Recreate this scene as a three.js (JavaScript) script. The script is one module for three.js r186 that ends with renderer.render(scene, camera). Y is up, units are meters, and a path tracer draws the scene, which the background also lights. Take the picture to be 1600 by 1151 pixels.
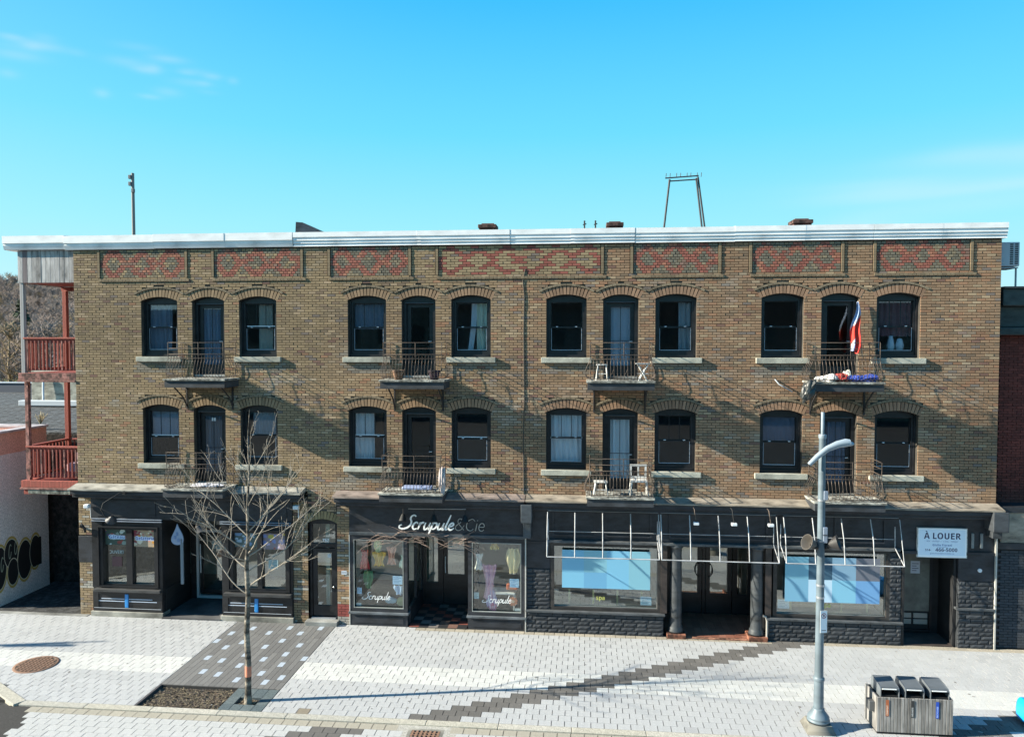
import * as THREE from 'three';
import { RoundedBoxGeometry } from 'three/addons/geometries/RoundedBoxGeometry.js';
import { mergeGeometries, toCreasedNormals } from 'three/addons/utils/BufferGeometryUtils.js';

// ---------------------------------------------------------------- camera, sky, sun, exposure
const scene = new THREE.Scene();
const camera = new THREE.PerspectiveCamera(52.0, 1024 / 736, 0.1, 4000);
camera.position.set(0, 8, 20.5);
camera.rotation.order = 'YXZ';
camera.rotation.set(THREE.MathUtils.degToRad(-2.1), THREE.MathUtils.degToRad(5.57), 0);

const renderer = new THREE.WebGLRenderer({ antialias: true });
renderer.toneMapping = THREE.LinearToneMapping;
const EXPOSURE = 2.75;
renderer.toneMappingExposure = EXPOSURE;
renderer.shadowMap.enabled = true;

const SUN = new THREE.Vector3(-1, 0.485, 0.2).normalize();
const sun = new THREE.DirectionalLight(new THREE.Color().setRGB(1, 0.925, 0.76), 5);
sun.position.copy(SUN).multiplyScalar(80);
sun.castShadow = true;
sun.shadow.mapSize.set(4096, 4096);
Object.assign(sun.shadow.camera, { left: -32, right: 32, top: 22, bottom: -22, near: 1, far: 200 });
scene.add(sun, sun.target);

{ // clear spring sky, paler towards the horizon and the sun, with a few thin wisps
  const W = 2048, H = 1024, data = new Float32Array(W * H * 4);
  const stops = [[-90, .30, .34, .34], [-1, .34, .42, .44], [0, .66, .95, 1.02], [8, .36, .88, 1.02], [15, .165, .74, 1.02], [24, .055, .54, 1.0], [45, .035, .33, .82], [90, .03, .2, .6]];
  const wisps = [];
  let s = 77; const rnd = () => ((s = (s * 16807) % 2147483647) / 2147483647);
  // short thin cirrus strokes: [azimuth deg, elevation deg, half width, half height, strength]
  for (let i = 0; i < 26; i++) wisps.push([-39 + rnd() * 14, 15.8 + rnd() * 3.2, .3 + rnd() * 1.1, .1 + rnd() * .16, .06 + rnd() * .12]);
  for (let i = 0; i < 40; i++) wisps.push([17 + rnd() * 26, 7.6 + rnd() * 4.5, 2 + rnd() * 5, .2 + rnd() * .5, .03 + rnd() * .05]);
  for (let i = 0; i < 40; i++) wisps.push([30 + rnd() * 280, 8 + rnd() * 12, 1 + rnd() * 5, .1 + rnd() * .3, .01 + rnd() * .03]);
  for (let j = 0; j < H; j++) for (let i = 0; i < W; i++) {
    const el = ((j + .5) / H - .5) * 180, u = ((i + .5) / W - .5) * 2 * Math.PI;
    const cy = Math.cos(el * Math.PI / 180), d = new THREE.Vector3(Math.cos(u) * cy, Math.sin(el * Math.PI / 180), Math.sin(u) * cy);
    let k = 0; while (k < stops.length - 2 && el > stops[k + 1][0]) k++;
    const a = stops[k], b = stops[k + 1], t = Math.min(1, Math.max(0, (el - a[0]) / (b[0] - a[0])));
    let c = [1, 2, 3].map(q => a[q] + (b[q] - a[q]) * t);
    if (el > 0) {
      const near = Math.max(0, d.dot(SUN)), g = .30 * Math.pow(near, 2.2);
      c = c.map((v, q) => v + g * ([.75, .9, .8][q] - v * .6));
      const az = Math.atan2(d.x, -d.z) * 180 / Math.PI;
      if (el > 6 && el < 24) for (const [wa, we, wx, wy, ws] of wisps) {
        if (Math.abs(az - wa) > 2.5 * wx) continue;
        const dx = (az - wa) / wx, dy = (el - we - .02 * (az - wa)) / wy, q = dx * dx + dy * dy;
        if (q < 6) { const m = ws * Math.exp(-q); c = c.map(v => v + m * (1 - v)); }
      }
    }
    const o = (j * W + i) * 4;
    for (let q = 0; q < 3; q++) data[o + q] = c[q] / EXPOSURE;
    data[o + 3] = 1;
  }
  const sky = new THREE.DataTexture(data, W, H, THREE.RGBAFormat, THREE.FloatType);
  sky.mapping = THREE.EquirectangularReflectionMapping;
  sky.minFilter = sky.magFilter = THREE.LinearFilter; sky.needsUpdate = true;
  scene.background = sky; scene.environment = sky;
}

// ---------------------------------------------------------------- helpers
let seed = 12345;
const R = () => { seed |= 0; seed = (seed + 0x6D2B79F5) | 0; let t = Math.imul(seed ^ (seed >>> 15), 1 | seed); t = (t + Math.imul(t ^ (t >>> 7), 61 | t)) ^ t; return ((t ^ (t >>> 14)) >>> 0) / 4294967296; };
const rr = (a, b) => a + (b - a) * R();
const lerp = (a, b, t) => a + (b - a) * t, clamp = (v, a = 0, b = 1) => Math.min(b, Math.max(a, v));
const hash2 = (i, j, s) => { let h = Math.imul(i, 374761393) ^ Math.imul(j, 668265263) ^ Math.imul(s, 2147483647 - 97); h = Math.imul(h ^ (h >>> 13), 1274126177); return ((h ^ (h >>> 16)) >>> 0) / 4294967296; };
function vnoise(x, y, s, px = 1e6, py = 1e6) {
  const i = Math.floor(x), j = Math.floor(y), f = x - i, g = y - j, u = f * f * (3 - 2 * f), v = g * g * (3 - 2 * g);
  const m = (a, p) => ((a % p) + p) % p;
  const a = hash2(m(i, px), m(j, py), s), b = hash2(m(i + 1, px), m(j, py), s), c = hash2(m(i, px), m(j + 1, py), s), d = hash2(m(i + 1, px), m(j + 1, py), s);
  return lerp(lerp(a, b, u), lerp(c, d, u), v);
}
function grainTex(s, { n = 256, fx = 8, fy = 8, oct = 4, lo = .6, hi = 1, metres = 1, my = metres, power = 1, srgb = true, tint = [1, 1, 1] } = {}) {
  const d = new Uint8Array(n * n * 4);
  for (let j = 0; j < n; j++) for (let i = 0; i < n; i++) {
    let v = 0, a = .5, tot = 0;
    for (let o = 0; o < oct; o++) { const px = fx << o, py = fy << o; v += a * vnoise(i / n * px, j / n * py, s + o, px, py); tot += a; a *= .62; }
    v = Math.pow(clamp((v / tot - .22) / .56), power); v = lo + (hi - lo) * v;
    const q = (j * n + i) * 4;
    for (let k = 0; k < 3; k++) d[q + k] = 255 * clamp(1 - (1 - v) * tint[k]);
    d[q + 3] = 255;
  }
  const t = new THREE.DataTexture(d, n, n); t.wrapS = t.wrapT = THREE.RepeatWrapping; t.magFilter = THREE.LinearFilter; t.minFilter = THREE.LinearMipmapLinearFilter; t.generateMipmaps = true;
  if (srgb) t.colorSpace = THREE.SRGBColorSpace;
  t.repeat.set(1 / metres, 1 / my); t.needsUpdate = true; return t;
}
const T = {
  fine: grainTex(3, { fx: 32, fy: 32, lo: .72, metres: .6 }), fineB: grainTex(4, { fx: 40, fy: 40, lo: 0, srgb: false, metres: .5 }),
  patch: grainTex(9, { fx: 5, fy: 5, oct: 6, lo: .55, metres: 2.3 }), patchB: grainTex(10, { fx: 16, fy: 16, oct: 5, lo: 0, srgb: false, metres: 1 }),
  knotty: grainTex(16, { fx: 9, fy: 3, oct: 5, lo: .6, power: .55, metres: .8, my: 1.1 }),
  wood: grainTex(15, { fx: 36, fy: 2, oct: 4, lo: .72, metres: .6, my: 1.7 }), stain: grainTex(21, { fx: 4, fy: 4, oct: 6, lo: .35, power: .7, metres: 3.1 }),
  coarse: grainTex(31, { fx: 12, fy: 12, oct: 5, lo: .3, metres: 1.4 }), coarseB: grainTex(32, { fx: 24, fy: 24, oct: 4, lo: 0, srgb: false, metres: .8 }),
  whiteScuff: grainTex(47, { fx: 4, fy: 9, oct: 5, lo: .84, power: .6, metres: 2.3 }),
  scuff: grainTex(41, { fx: 6, fy: 14, oct: 6, lo: .5, power: .6, metres: 1.9 }), roughV: grainTex(44, { fx: 7, fy: 7, oct: 5, lo: .55, srgb: false, metres: 1.6 }),
};
function M(r, g, b, o = {}) {
  const { rough = .85, metal = 0, map, bump, bumpScale = .003, ...rest } = o;
  const m = new THREE.MeshStandardMaterial({ roughness: rough, metalness: metal, ...rest });
  m.color.setRGB(r, g, b);
  if (map) m.map = map;
  if (bump) { m.bumpMap = bump; m.bumpScale = bumpScale; }
  return m;
}
function glass(ior, tint = [1, 1, 1], rough = .02) { const m = new THREE.MeshPhysicalMaterial({ transmission: 1, thickness: 0, roughness: rough, ior, metalness: 0 }); m.color.setRGB(...tint); return m; }
// texture coordinates in metres, projected along each face's main direction
function uvm(g) {
  if (!g.attributes.normal) g.computeVertexNormals();
  const p = g.attributes.position, n = g.attributes.normal, uv = new Float32Array(p.count * 2);
  for (let i = 0; i < p.count; i++) {
    const ax = Math.abs(n.getX(i)), ay = Math.abs(n.getY(i)), az = Math.abs(n.getZ(i));
    let u, v; if (ay >= ax && ay >= az) { u = p.getX(i); v = p.getZ(i); } else if (ax >= az) { u = p.getZ(i); v = p.getY(i); } else { u = p.getX(i); v = p.getY(i); }
    uv[2 * i] = u; uv[2 * i + 1] = v;
  }
  g.setAttribute('uv', new THREE.BufferAttribute(uv, 2)); return g;
}
const B = (x0, x1, y0, y1, z0, z1) => uvm(new THREE.BoxGeometry(Math.abs(x1 - x0), Math.abs(y1 - y0), Math.abs(z1 - z0)).translate((x0 + x1) / 2, (y0 + y1) / 2, (z0 + z1) / 2));
const RB = (x0, x1, y0, y1, z0, z1, r = .015, s = 2) => uvm(new RoundedBoxGeometry(x1 - x0, y1 - y0, z1 - z0, s, r).translate((x0 + x1) / 2, (y0 + y1) / 2, (z0 + z1) / 2));
function MG(list) { return mergeGeometries(list.map(g => { const q = g.index ? g.toNonIndexed() : g; for (const k of Object.keys(q.attributes)) if (!['position', 'normal', 'uv'].includes(k)) q.deleteAttribute(k); return q; })); }
const V = (x, y, z) => new THREE.Vector3(x, y, z);
// a round bar through points with a radius at each
function limb(pts, rad, seg = 6, cap = true) {
  const P = pts.map(p => p.isVector3 ? p : V(...p)), n = P.length, rs = Array.isArray(rad) ? rad : P.map(() => rad), pos = [], idx = [], nor = [];
  let up = null;
  for (let i = 0; i < n; i++) {
    const t = P[Math.min(n - 1, i + 1)].clone().sub(P[Math.max(0, i - 1)]).normalize();
    if (!up) { up = Math.abs(t.y) < .9 ? V(0, 1, 0) : V(1, 0, 0); }
    const a = up.clone().addScaledVector(t, -up.dot(t)).normalize(), b = t.clone().cross(a); up = a;
    for (let k = 0; k < seg; k++) { const q = k / seg * 2 * Math.PI, d = a.clone().multiplyScalar(Math.cos(q)).addScaledVector(b, Math.sin(q)); pos.push(P[i].x + d.x * rs[i], P[i].y + d.y * rs[i], P[i].z + d.z * rs[i]); nor.push(d.x, d.y, d.z); }
  }
  for (let i = 0; i < n - 1; i++) for (let k = 0; k < seg; k++) { const a = i * seg + k, b = i * seg + (k + 1) % seg, c = a + seg, d = b + seg; idx.push(a, b, c, b, d, c); }
  if (cap) for (const [e, f] of [[0, 1], [n - 1, 0]]) { for (let k = 1; k < seg - 1; k++) { const a = e * seg; f ? idx.push(a, a + k + 1, a + k) : idx.push(a, a + k, a + k + 1); } }
  const g = new THREE.BufferGeometry(); g.setAttribute('position', new THREE.Float32BufferAttribute(pos, 3)); g.setAttribute('normal', new THREE.Float32BufferAttribute(nor, 3)); g.setIndex(idx);
  return uvm(g);
}
const lathe = (prof, seg = 24) => { const g = new THREE.LatheGeometry(prof.map(p => new THREE.Vector2(...p)), seg); return uvm(g); };
function mesh(name, parent, geo, mat) { const m = new THREE.Mesh(geo, mat); m.name = name; m.castShadow = m.receiveShadow = true; parent.add(m); return m; }
function group(name, parent) { const g = new THREE.Group(); g.name = name; parent.add(g); return g; }
const used = {};
function numbered(name) { const k = used[name] = (used[name] ?? -1) + 1; return k ? `${name}_${String(k).padStart(3, '0')}` : name; }
function thing(name, label, category, pos = [0, 0, 0], grp) { const o = group(numbered(name), scene); o.position.set(...pos); o.userData = { label, category }; if (grp) o.userData.group = grp; return o; }
function one(name, label, category, geo, mat, grp) { const o = mesh(numbered(name), scene, geo, mat); o.userData = { label, category }; if (grp) o.userData.group = grp; return o; }
function struct(name) { const o = group(name, scene); o.userData = { kind: 'structure' }; return o; }
function canvasTex(w, h, draw) { const c = document.createElement('canvas'); c.width = w; c.height = h; draw(c.getContext('2d'), w, h); const t = new THREE.CanvasTexture(c); t.colorSpace = THREE.SRGBColorSpace; t.anisotropy = 4; return t; }
function blob(rx, ry, rz, amp, f, s, det = 3) {   // a lumpy closed body
  const g = new THREE.IcosahedronGeometry(1, det), p = g.attributes.position;
  for (let i = 0; i < p.count; i++) { const x = p.getX(i), y = p.getY(i), z = p.getZ(i), k = 1 + amp * (vnoise(x * f + 9, y * f + z * f * .7 + 7, s) - .5) * 2; p.setXYZ(i, x * k * rx, y * k * ry, z * k * rz); }
  g.computeVertexNormals(); return uvm(g);
}
const UNIT = new THREE.BoxGeometry(1, 1, 1);
const hiddenDummy = new THREE.Object3D();
function instanced(name, parent, geo, mat, list) {   // list: {x,y,z,w,h,d,rz,c}
  const im = new THREE.InstancedMesh(geo, mat, list.length); im.name = name; im.castShadow = im.receiveShadow = true;
  list.forEach((q, i) => { hiddenDummy.position.set(q.x, q.y, q.z); hiddenDummy.rotation.set(0, q.ry || 0, q.rz || 0); hiddenDummy.scale.set(q.w, q.h, q.d); hiddenDummy.updateMatrix(); im.setMatrixAt(i, hiddenDummy.matrix); im.setColorAt(i, q.c); });
  im.userData.kind = 'stuff'; parent.add(im); return im;
}
const col = (r, g, b) => new THREE.Color().setRGB(r, g, b);
// nearest colour among a few shared materials
function palette(list, n, make) {
  const mats = {};
  for (const q of list) { const k = Math.round(Math.log(q.c.r + q.c.g) * n * .6) + ',' + Math.round(q.c.r / q.c.b * 2.2); q.m = mats[k] ??= make(q.c); }
}

// ---------------------------------------------------------------- materials
const mBlack = M(.018, .019, .023, { rough: .42, map: T.scuff }), mBlackMatt = M(.02, .021, .024, { rough: .7, map: T.patch });
const mNavy = M(.03, .034, .044, { rough: .55, map: T.scuff, bump: T.fineB, bumpScale: .001 });
const mCap = M(.36, .31, .25, { rough: .7, map: T.scuff }), mCapPale = M(.42, .40, .35, { rough: .7, map: T.scuff });
const mPale = M(.62, .66, .7, { rough: .5 }), mWhite = M(.74, .74, .72, { rough: .5, map: T.scuff });
const mSill = M(.58, .57, .48, { rough: .9, map: T.stain, bump: T.fineB, bumpScale: .003 });
const mConc = M(.46, .44, .38, { rough: .93, map: T.stain, bump: T.fineB, bumpScale: .003 }), mConcGrey = M(.36, .36, .34, { rough: .93, map: T.stain, bump: T.fineB, bumpScale: .003 });
const mSlabTop = M(.55, .54, .48, { rough: .9, map: T.coarse, bump: T.fineB, bumpScale: .004 });
const mRust = M(.18, .135, .108, { rough: .75, map: T.coarse }), mRustDark = M(.035, .033, .035, { rough: .7, map: T.coarse });
const mGlass = glass(1.72, [.88, .92, .95]), mDisplayGlass = glass(1.75, [.95, .97, .96]), mShopGlass = glass(2.333, [.88, .93, .9]), mDoorGlass = glass(1.55, [.88, .92, .95]);
const mMortar = M(.1, .088, .072, { rough: .95, map: T.stain });
const mBrickInst = M(1, 1, 1, { rough: .92 });
const mRoom = M(.3, .29, .28, { rough: .95 }), mRoomDark = M(.10, .10, .10, { rough: .9 }), mFloorWood = M(.22, .14, .08, { rough: .6, map: T.wood });
const mRed = M(.44, .095, .065, { rough: .75, map: T.wood, bump: T.fineB, bumpScale: .002 }), mRedWorn = M(.5, .22, .18, { rough: .85, map: T.coarse });
const mGreyWood = M(.5, .48, .47, { rough: .9, map: T.wood });
const mMetalWhite = M(.6, .61, .63, { rough: .42, map: T.scuff });

// ================================================================ GROUND
{ // one sheet that reaches the horizon
  const g = struct('ground');
  mesh('earth', g, uvm(new THREE.PlaneGeometry(3000, 3000).rotateX(-Math.PI / 2).translate(0, -.3, 0)), M(.16, .15, .11, { rough: 1, map: T.stain }));
  const road = struct('road');
  mesh('asphalt', road, B(-60, 60, -.22, -.085, -40, 60), M(.085, .088, .092, { rough: .92, map: T.coarse, bump: T.coarseB, bumpScale: .006 }));
}
const PW = .275, PD = .23, KERB = 5.08;
const mPaverInst = M(1, 1, 1, { rough: .9, map: T.fine, bump: T.fineB, bumpScale: .002 });
function paverTone(x, z, r, i) {
  const n = vnoise(x * .55, z * .9, 5) * .5 + vnoise(x * 2.1, z * 2.7, 6) * .5, dirt = clamp((vnoise(x * .9 + 50, z * 1.4 + 20, 71) * .6 + vnoise(x * 3.3, z * 4.1, 72) * .4 - .6) * 3), v = (.9 + .12 * n + rr(-.035, .035)) * (1 - .16 * dirt * R());
  if (r >= 11 && r <= 14) return col(.72 * v, .72 * v, .695 * v);
  const odd = R() < .06 ? .93 : 1;
  return col(.56 * v * odd, .565 * v * odd, .57 * v * odd);
}
const inStripe = (x, r, c0) => { const s = c0 + (22 - r) * 1.5 * PW; return x > s && x < s + 4 * PW; };
const darkTone = () => { const v = rr(.85, 1.12); return col(.165 * v, .155 * v, .145 * v); };
{
  const sw = struct('sidewalk');
  const mJoint = M(.045, .043, .042, { rough: 1, map: T.fine });
  mesh('bedding', sw, B(-13.4, 24, -.2, -.022, -.1, 3.95), mJoint);
  mesh('bedding', sw, B(-6.86, 24, -.2, -.022, 3.95, KERB), mJoint);
  mesh('bedding', sw, B(-13.4, -9.82, -.2, -.022, 3.95, KERB), mJoint);
  mesh('bedding', sw, B(-24, -13.4, -.2, -.012, .05, 3.6), mJoint);
  const list = [];
  for (let r = 0; r < 22; r++) {
    const z0 = .02 + r * PD;
    for (let i = -90; i < 90; i++) {
      let x0 = i * PW + (r % 2) * PW / 2, x1 = x0 + PW;
      if (x1 > 23 || x0 < -23.5) continue;
      // the grey plank strip, the planting bed and the slabs round the tree take the place of pavers
      const gap = [-9.86, -6.95];
      if (x0 < gap[1] && x1 > gap[0]) { if (x0 < gap[0]) x1 = Math.min(x1, gap[0]); else if (x1 > gap[1]) x0 = Math.max(x0, gap[1]); else continue; }
      // the kerb turns in towards the lane
      const lim = x0 < -12.5 ? 5.2 + (x0 + 12.5) * .64 : 9; if (z0 + PD / 2 > lim) continue;
      if (x1 - x0 < .02) continue;
      const xc = (x0 + x1) / 2;
      let c = paverTone(xc, z0, r, i);
      if (r === 21 && Math.abs(xc + 6.05) < .2) c = col(.3, .255, .19);   // rust stained paver by the kerb
      else if (inStripe(xc, r, -4.15) || inStripe(xc, r, 6.35)) c = darkTone();
      else if (r === 0 && xc > -4.6) { const v = rr(.85, 1.1); c = col(.46 * v, .41 * v, .33 * v); }
      list.push({ x: xc, y: -.03 + rr(-.0015, .0015), z: z0 + PD / 2, w: x1 - x0 - .014, h: .06, d: PD - .004, c, full: x1 - x0 > PW - .01 });
    }
  }
  const seen = list.filter(q => q.full && q.x > -10.5 && q.x < 8 && q.z < 5).sort((a, b) => Math.hypot(a.x, a.z - 20.5) - Math.hypot(b.x, b.z - 20.5)).slice(0, 300), set = new Set(seen);
  palette(seen, 14, c => { const m = mPaverInst.clone(); m.color.copy(c); return m; });
  const gPaver = B(-.5, .5, -.5, .5, -.5, .5).scale(PW - .014, .06, PD - .004);
  for (const q of seen) { const m = mesh('paver', sw, gPaver, q.m); m.position.set(q.x, q.y, q.z); }
  instanced('paver_field', sw, UNIT, mPaverInst, list.filter(q => !set.has(q)));

  const gum = []; for (let i = 0; i < 130; i++) { const v = rr(.12, .3), q = rr(.012, .03); gum.push({ x: rr(-14, 12), y: .002, z: rr(.2, 5), w: q * rr(.7, 1.6), h: .003, d: q, ry: rr(0, 6), c: col(v, v * .95, v * .88) }); }
  instanced('gum_spots', sw, new THREE.CylinderGeometry(1, 1, 1, 9), M(1, 1, 1, { rough: 1 }), gum);
  // grey strip of long narrow planks with pale blocks let in
  const strip = struct('plank_paving');
  mesh('bedding', strip, B(-9.85, -6.96, -.2, -.012, .02, 4.05), mJoint);
  const gPl = B(-.5, .5, -.5, .5, -.5, .5), mP = [0, 1, 2, 3].map(i => M(.165 + .016 * i, .162 + .016 * i, .16 + .015 * i, { rough: .9, map: T.fine })), mL = M(.50, .57, .66, { rough: .8, map: T.fine });
  const BLOCKS = [[0, 1.49], [1, .95], [2, 2.54], [3, 1.87], [4, .55], [4, 3.31], [5, 1.5], [5, 2.66], [7, 3.42], [8, .82], [8, 2.26], [9, 2.9], [10, 1.74], [11, .42], [11, 3.66], [12, 1.31], [12, 2.49], [14, .77], [14, 3.27], [15, 2.14], [16, 1.56], [16, 2.75], [16, 3.72], [17, .37], [18, 3.45], [19, 2.36]];
  const n = 20, w = 2.89 / n;
  for (let k = 0; k < n; k++) {
    const x = -9.85 + (k + .5) * w, spots = [];
    for (const [c, zc] of BLOCKS) if (c === k) spots.push(zc - .14);
    spots.sort((a, b) => a - b);
    let z = .03; const put = (a, b, m, nm) => { if (b - a < .03) return; const o = mesh(nm, strip, gPl, m); o.scale.set(w - .008, .06, b - a - .007); o.position.set(x, -.03 + rr(-.001, .001), (a + b) / 2); };
    const run = (a, b) => { while (b - a > .02) { const l = Math.min(b - a, rr(.8, 1.25)); put(a, a + l, mP[Math.floor(R() * 4)], 'plank'); a += l; } };
    for (const s of spots) { if (s < z) continue; run(z, s); put(s, s + .26, mL, 'pale_block'); z = s + .26; }
    run(z, 4.04);
  }
  // planting bed of bare earth and dry stalks
  const bed = struct('planting_bed');
  const pg = new THREE.PlaneGeometry(1.9, 1.0, 60, 34).rotateX(-Math.PI / 2), pp = pg.attributes.position;
  for (let i = 0; i < pp.count; i++) { const x = pp.getX(i), z = pp.getZ(i); pp.setY(i, .05 * vnoise(x * 3 + 5, z * 3 + 5, 8) + .035 * vnoise(x * 11, z * 11, 18)); }
  pg.computeVertexNormals(); pg.translate(-8.88, -.125, 4.57);
  mesh('soil', bed, uvm(pg), M(.15, .11, .075, { rough: 1, map: T.coarse, bump: T.coarseB, bumpScale: .02 }));
  mesh('edging', bed, B(-9.86, -9.81, -.2, 0, 4.05, KERB), M(.07, .065, .07, { rough: .8 }));
  const straw = []; for (let i = 0; i < 2600; i++) { const v = rr(.5, 1.1); straw.push({ x: rr(-9.75, -8), y: rr(-.09, -.035), z: rr(4.1, 5.03), w: rr(.015, .06), h: .005, d: rr(.006, .025), ry: rr(0, 6.3), rz: rr(-.4, .4), c: R() < .5 ? col(.25 * v, .2 * v, .13 * v) : col(.13 * v, .1 * v, .08 * v) }); }
  instanced('dry_stalks', bed, UNIT, M(1, 1, 1, { rough: 1 }), straw);
  // blue grey slabs with the square tree pit
  const pit = struct('tree_pit_paving');
  mesh('bedding', pit, B(-7.95, -6.96, -.2, -.06, 4.06, KERB), mJoint);
  const mB = [M(.115, .15, .16, { rough: .8, map: T.fine }), M(.13, .165, .175, { rough: .8, map: T.fine }), M(.10, .135, .15, { rough: .8, map: T.fine })];
  for (let k = 0; k < 4; k++) {
    const x0 = -7.95 + k * .2475, x1 = x0 + .2475;
    for (const [a, b] of [[4.06, 4.47], [4.47, 4.8], [4.8, 5.07]]) {
      if (a === 4.47 && (k === 1 || k === 2)) continue;
      mesh('slab', pit, RB(x0 + .003, x1 - .003, -.06, 0, a + .003, b - .003, .006, 1), mB[(k + Math.round(a * 3)) % 3]);
    }
  }
  const mulch = []; for (let i = 0; i < 120; i++) { const v = rr(.6, 1.1); mulch.push({ x: rr(-7.69, -7.22), y: rr(-.06, -.045), z: rr(4.48, 4.79), w: rr(.02, .06), h: .015, d: .02, ry: rr(0, 6), rz: 0, c: col(.2 * v, .15 * v, .1 * v) }); }
  instanced('wood_chips', pit, UNIT, M(1, 1, 1, { rough: 1 }), mulch);

  // kerb of long granite pieces, bending in at the lane
  const kerb = struct('kerb'), mK = [M(.52, .49, .41, { rough: .9, map: T.fine }), M(.55, .52, .45, { rough: .9, map: T.fine }), M(.49, .47, .41, { rough: .9, map: T.fine })];
  for (let x = -12.42; x < 24; x += 1.52) mesh('kerb_stone', kerb, RB(x + .004, x + 1.516, -.2, .004, KERB + .003, KERB + .2, .012, 2), mK[Math.floor(R() * 3)]);
  for (let k = 0; k < 7; k++) { const g = RB(-.748, .748, -.2, .012, -.13, .13, .012, 2); const o = mesh('kerb_stone', kerb, g, mK[k % 3]); const a = -.55; o.rotation.y = a; o.position.set(-12.42 - .02 - (k + .5) * 1.5 * Math.cos(a), 0, KERB + .1 + .03 - (k + .5) * 1.5 * Math.sin(-a)); }

  // the pedestrian street beyond the kerb
  const st = struct('street_paving');
  const pts = []; for (let r = 0; r < 20; r++) for (let i = -60; i < 70; i++) {
    const z0 = KERB + .215 + r * PD, x0 = i * PW + (r % 2) * PW / 2;
    if (x0 < -12.2 + (z0 - 5.2) * .35 || x0 > 18) continue;
    const v = .92 + .1 * vnoise(x0 * .6, z0 * .9, 5) + rr(-.04, .04); let c = col(.6 * v, .6 * v, .59 * v);
    if (r === 0) c = col(.48 * v, .44 * v, .36 * v);
    const s = -4.15 - .7 - (r + 1) * 1.5 * PW; if (r > 0 && x0 > s && x0 < s + 4 * PW) c = darkTone();
    if (x0 + PW > -3.62 && x0 < -2.86 && z0 + PD > 5.42 && z0 < 5.78) continue;
    pts.push({ x: x0 + PW / 2, y: -.055 + rr(-.0015, .0015), z: z0 + PD / 2, w: PW - .014, h: .06, d: PD - .005, c });
  }
  mesh('bedding', st, B(-13.5, 18, -.2, -.036, KERB + .2, 9.9), mJoint).position.y = 0;
  const near = pts.filter(q => q.z < 6.7).sort((a, b) => a.z - b.z).slice(0, 300), ns = new Set(near);
  palette(near, 12, c => { const m = mPaverInst.clone(); m.color.copy(c); return m; });
  const gp2 = B(-.5, .5, -.5, .5, -.5, .5).scale(PW - .014, .06, PD - .005);
  for (const q of near) { const m = mesh('paver', st, gp2, q.m); m.position.set(q.x, q.y, q.z); }
  instanced('paver_field', st, UNIT, mPaverInst, pts.filter(q => !ns.has(q)));
}
{ // lane beside the building
  const lane = struct('lane');
  mesh('lane_asphalt', lane, B(-17.6, -14.72, -.15, -.01, -9, -.02), M(.06, .062, .066, { rough: .95, map: T.coarse, bump: T.coarseB, bumpScale: .006 }));
  mesh('threshold', lane, RB(-17.6, -14.4, -.15, .012, -.02, .16, .01, 1), mConcGrey);
}

// ================================================================ THE BRICK BUILDING
const bld = thing('brick_building', 'long three-storey yellow-brown brick building with iron balconies and dark shopfronts', 'building');
const XL = -14.7, XR = 10.58, YB = 3.75, YT = 10.62;
const GX = [-10.66, -4.59, .94, 6.62];
const HW = .54, DW = .47, RISE = .115;
const arcR = h => (h * h + RISE * RISE) / (2 * RISE);
const opens = [];   // {cx,hw,bot,spring,door,g,f}
GX.forEach((gx, g) => [[7.55, 9.13, 6.98], [4.49, 6.06, 3.9]].forEach(([sill, spring, dbot], f) => {
  for (const s of [-1, 1]) opens.push({ cx: gx + s * 1.46, hw: HW, bot: sill, spring, g, f, s });
  opens.push({ cx: gx, hw: DW, bot: dbot, spring: spring - .005, g, f, s: 0, door: true });
}));
function archPath(S, o, m = 0) {   // outline of an opening, m metres smaller
  const h = o.hw - m, r = arcR(o.hw) - m, yc = o.spring + RISE - arcR(o.hw), a = Math.asin(h / r);
  S.moveTo(o.cx - h, o.bot + m); S.lineTo(o.cx + h, o.bot + m); S.lineTo(o.cx + h, yc + r * Math.cos(a));
  for (let k = 1; k <= 12; k++) { const t = a - 2 * a * k / 12; S.lineTo(o.cx + r * Math.sin(t), yc + r * Math.cos(t)); }
  S.closePath(); return S;
}
{
  const S = new THREE.Shape(); S.moveTo(XL, YB); S.lineTo(XR, YB); S.lineTo(XR, YT); S.lineTo(XL, YT); S.closePath();
  for (const o of opens) S.holes.push(archPath(new THREE.Path(), o));
  const w = mesh('wall', bld, uvm(new THREE.ExtrudeGeometry(S, { depth: .32, bevelEnabled: false }).translate(0, 0, -.345)), mMortar);
  mesh('side_wall', bld, B(XL + .02, XL + .3, 0, YT, -13, -.345), M(.17, .12, .08, { rough: .95, map: T.coarse, bump: T.coarseB, bumpScale: .008 }));
  mesh('side_wall', bld, B(XR - .3, XR - .02, 0, YT, -13, -.345), M(.17, .11, .08, { rough: .95, map: T.coarse, bump: T.coarseB, bumpScale: .008 }));
  mesh('rear_wall', bld, B(XL + .3, XR - .3, 0, YT, -13, -12.7), M(.2, .14, .1, { rough: .95, map: T.coarse }));
  mesh('roof', bld, B(XL + .01, XR - .01, YT + .004, 10.9, -13, -.3), mRoomDark);
  for (const y of [3.62, 6.8]) mesh('storey_floor', bld, B(XL + .3, XR - .3, y, y + .13, -12.7, -.35), mRoom);
  for (const x of [-7.6, -1.67, 3.78]) mesh('partition', bld, B(x - .06, x + .06, 3.76, YT, -4.4, -.35), mRoom);
  mesh('inner_wall', bld, B(XL + .3, XR - .3, 3.76, YT, -4.6, -4.41), mRoom);
}

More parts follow.
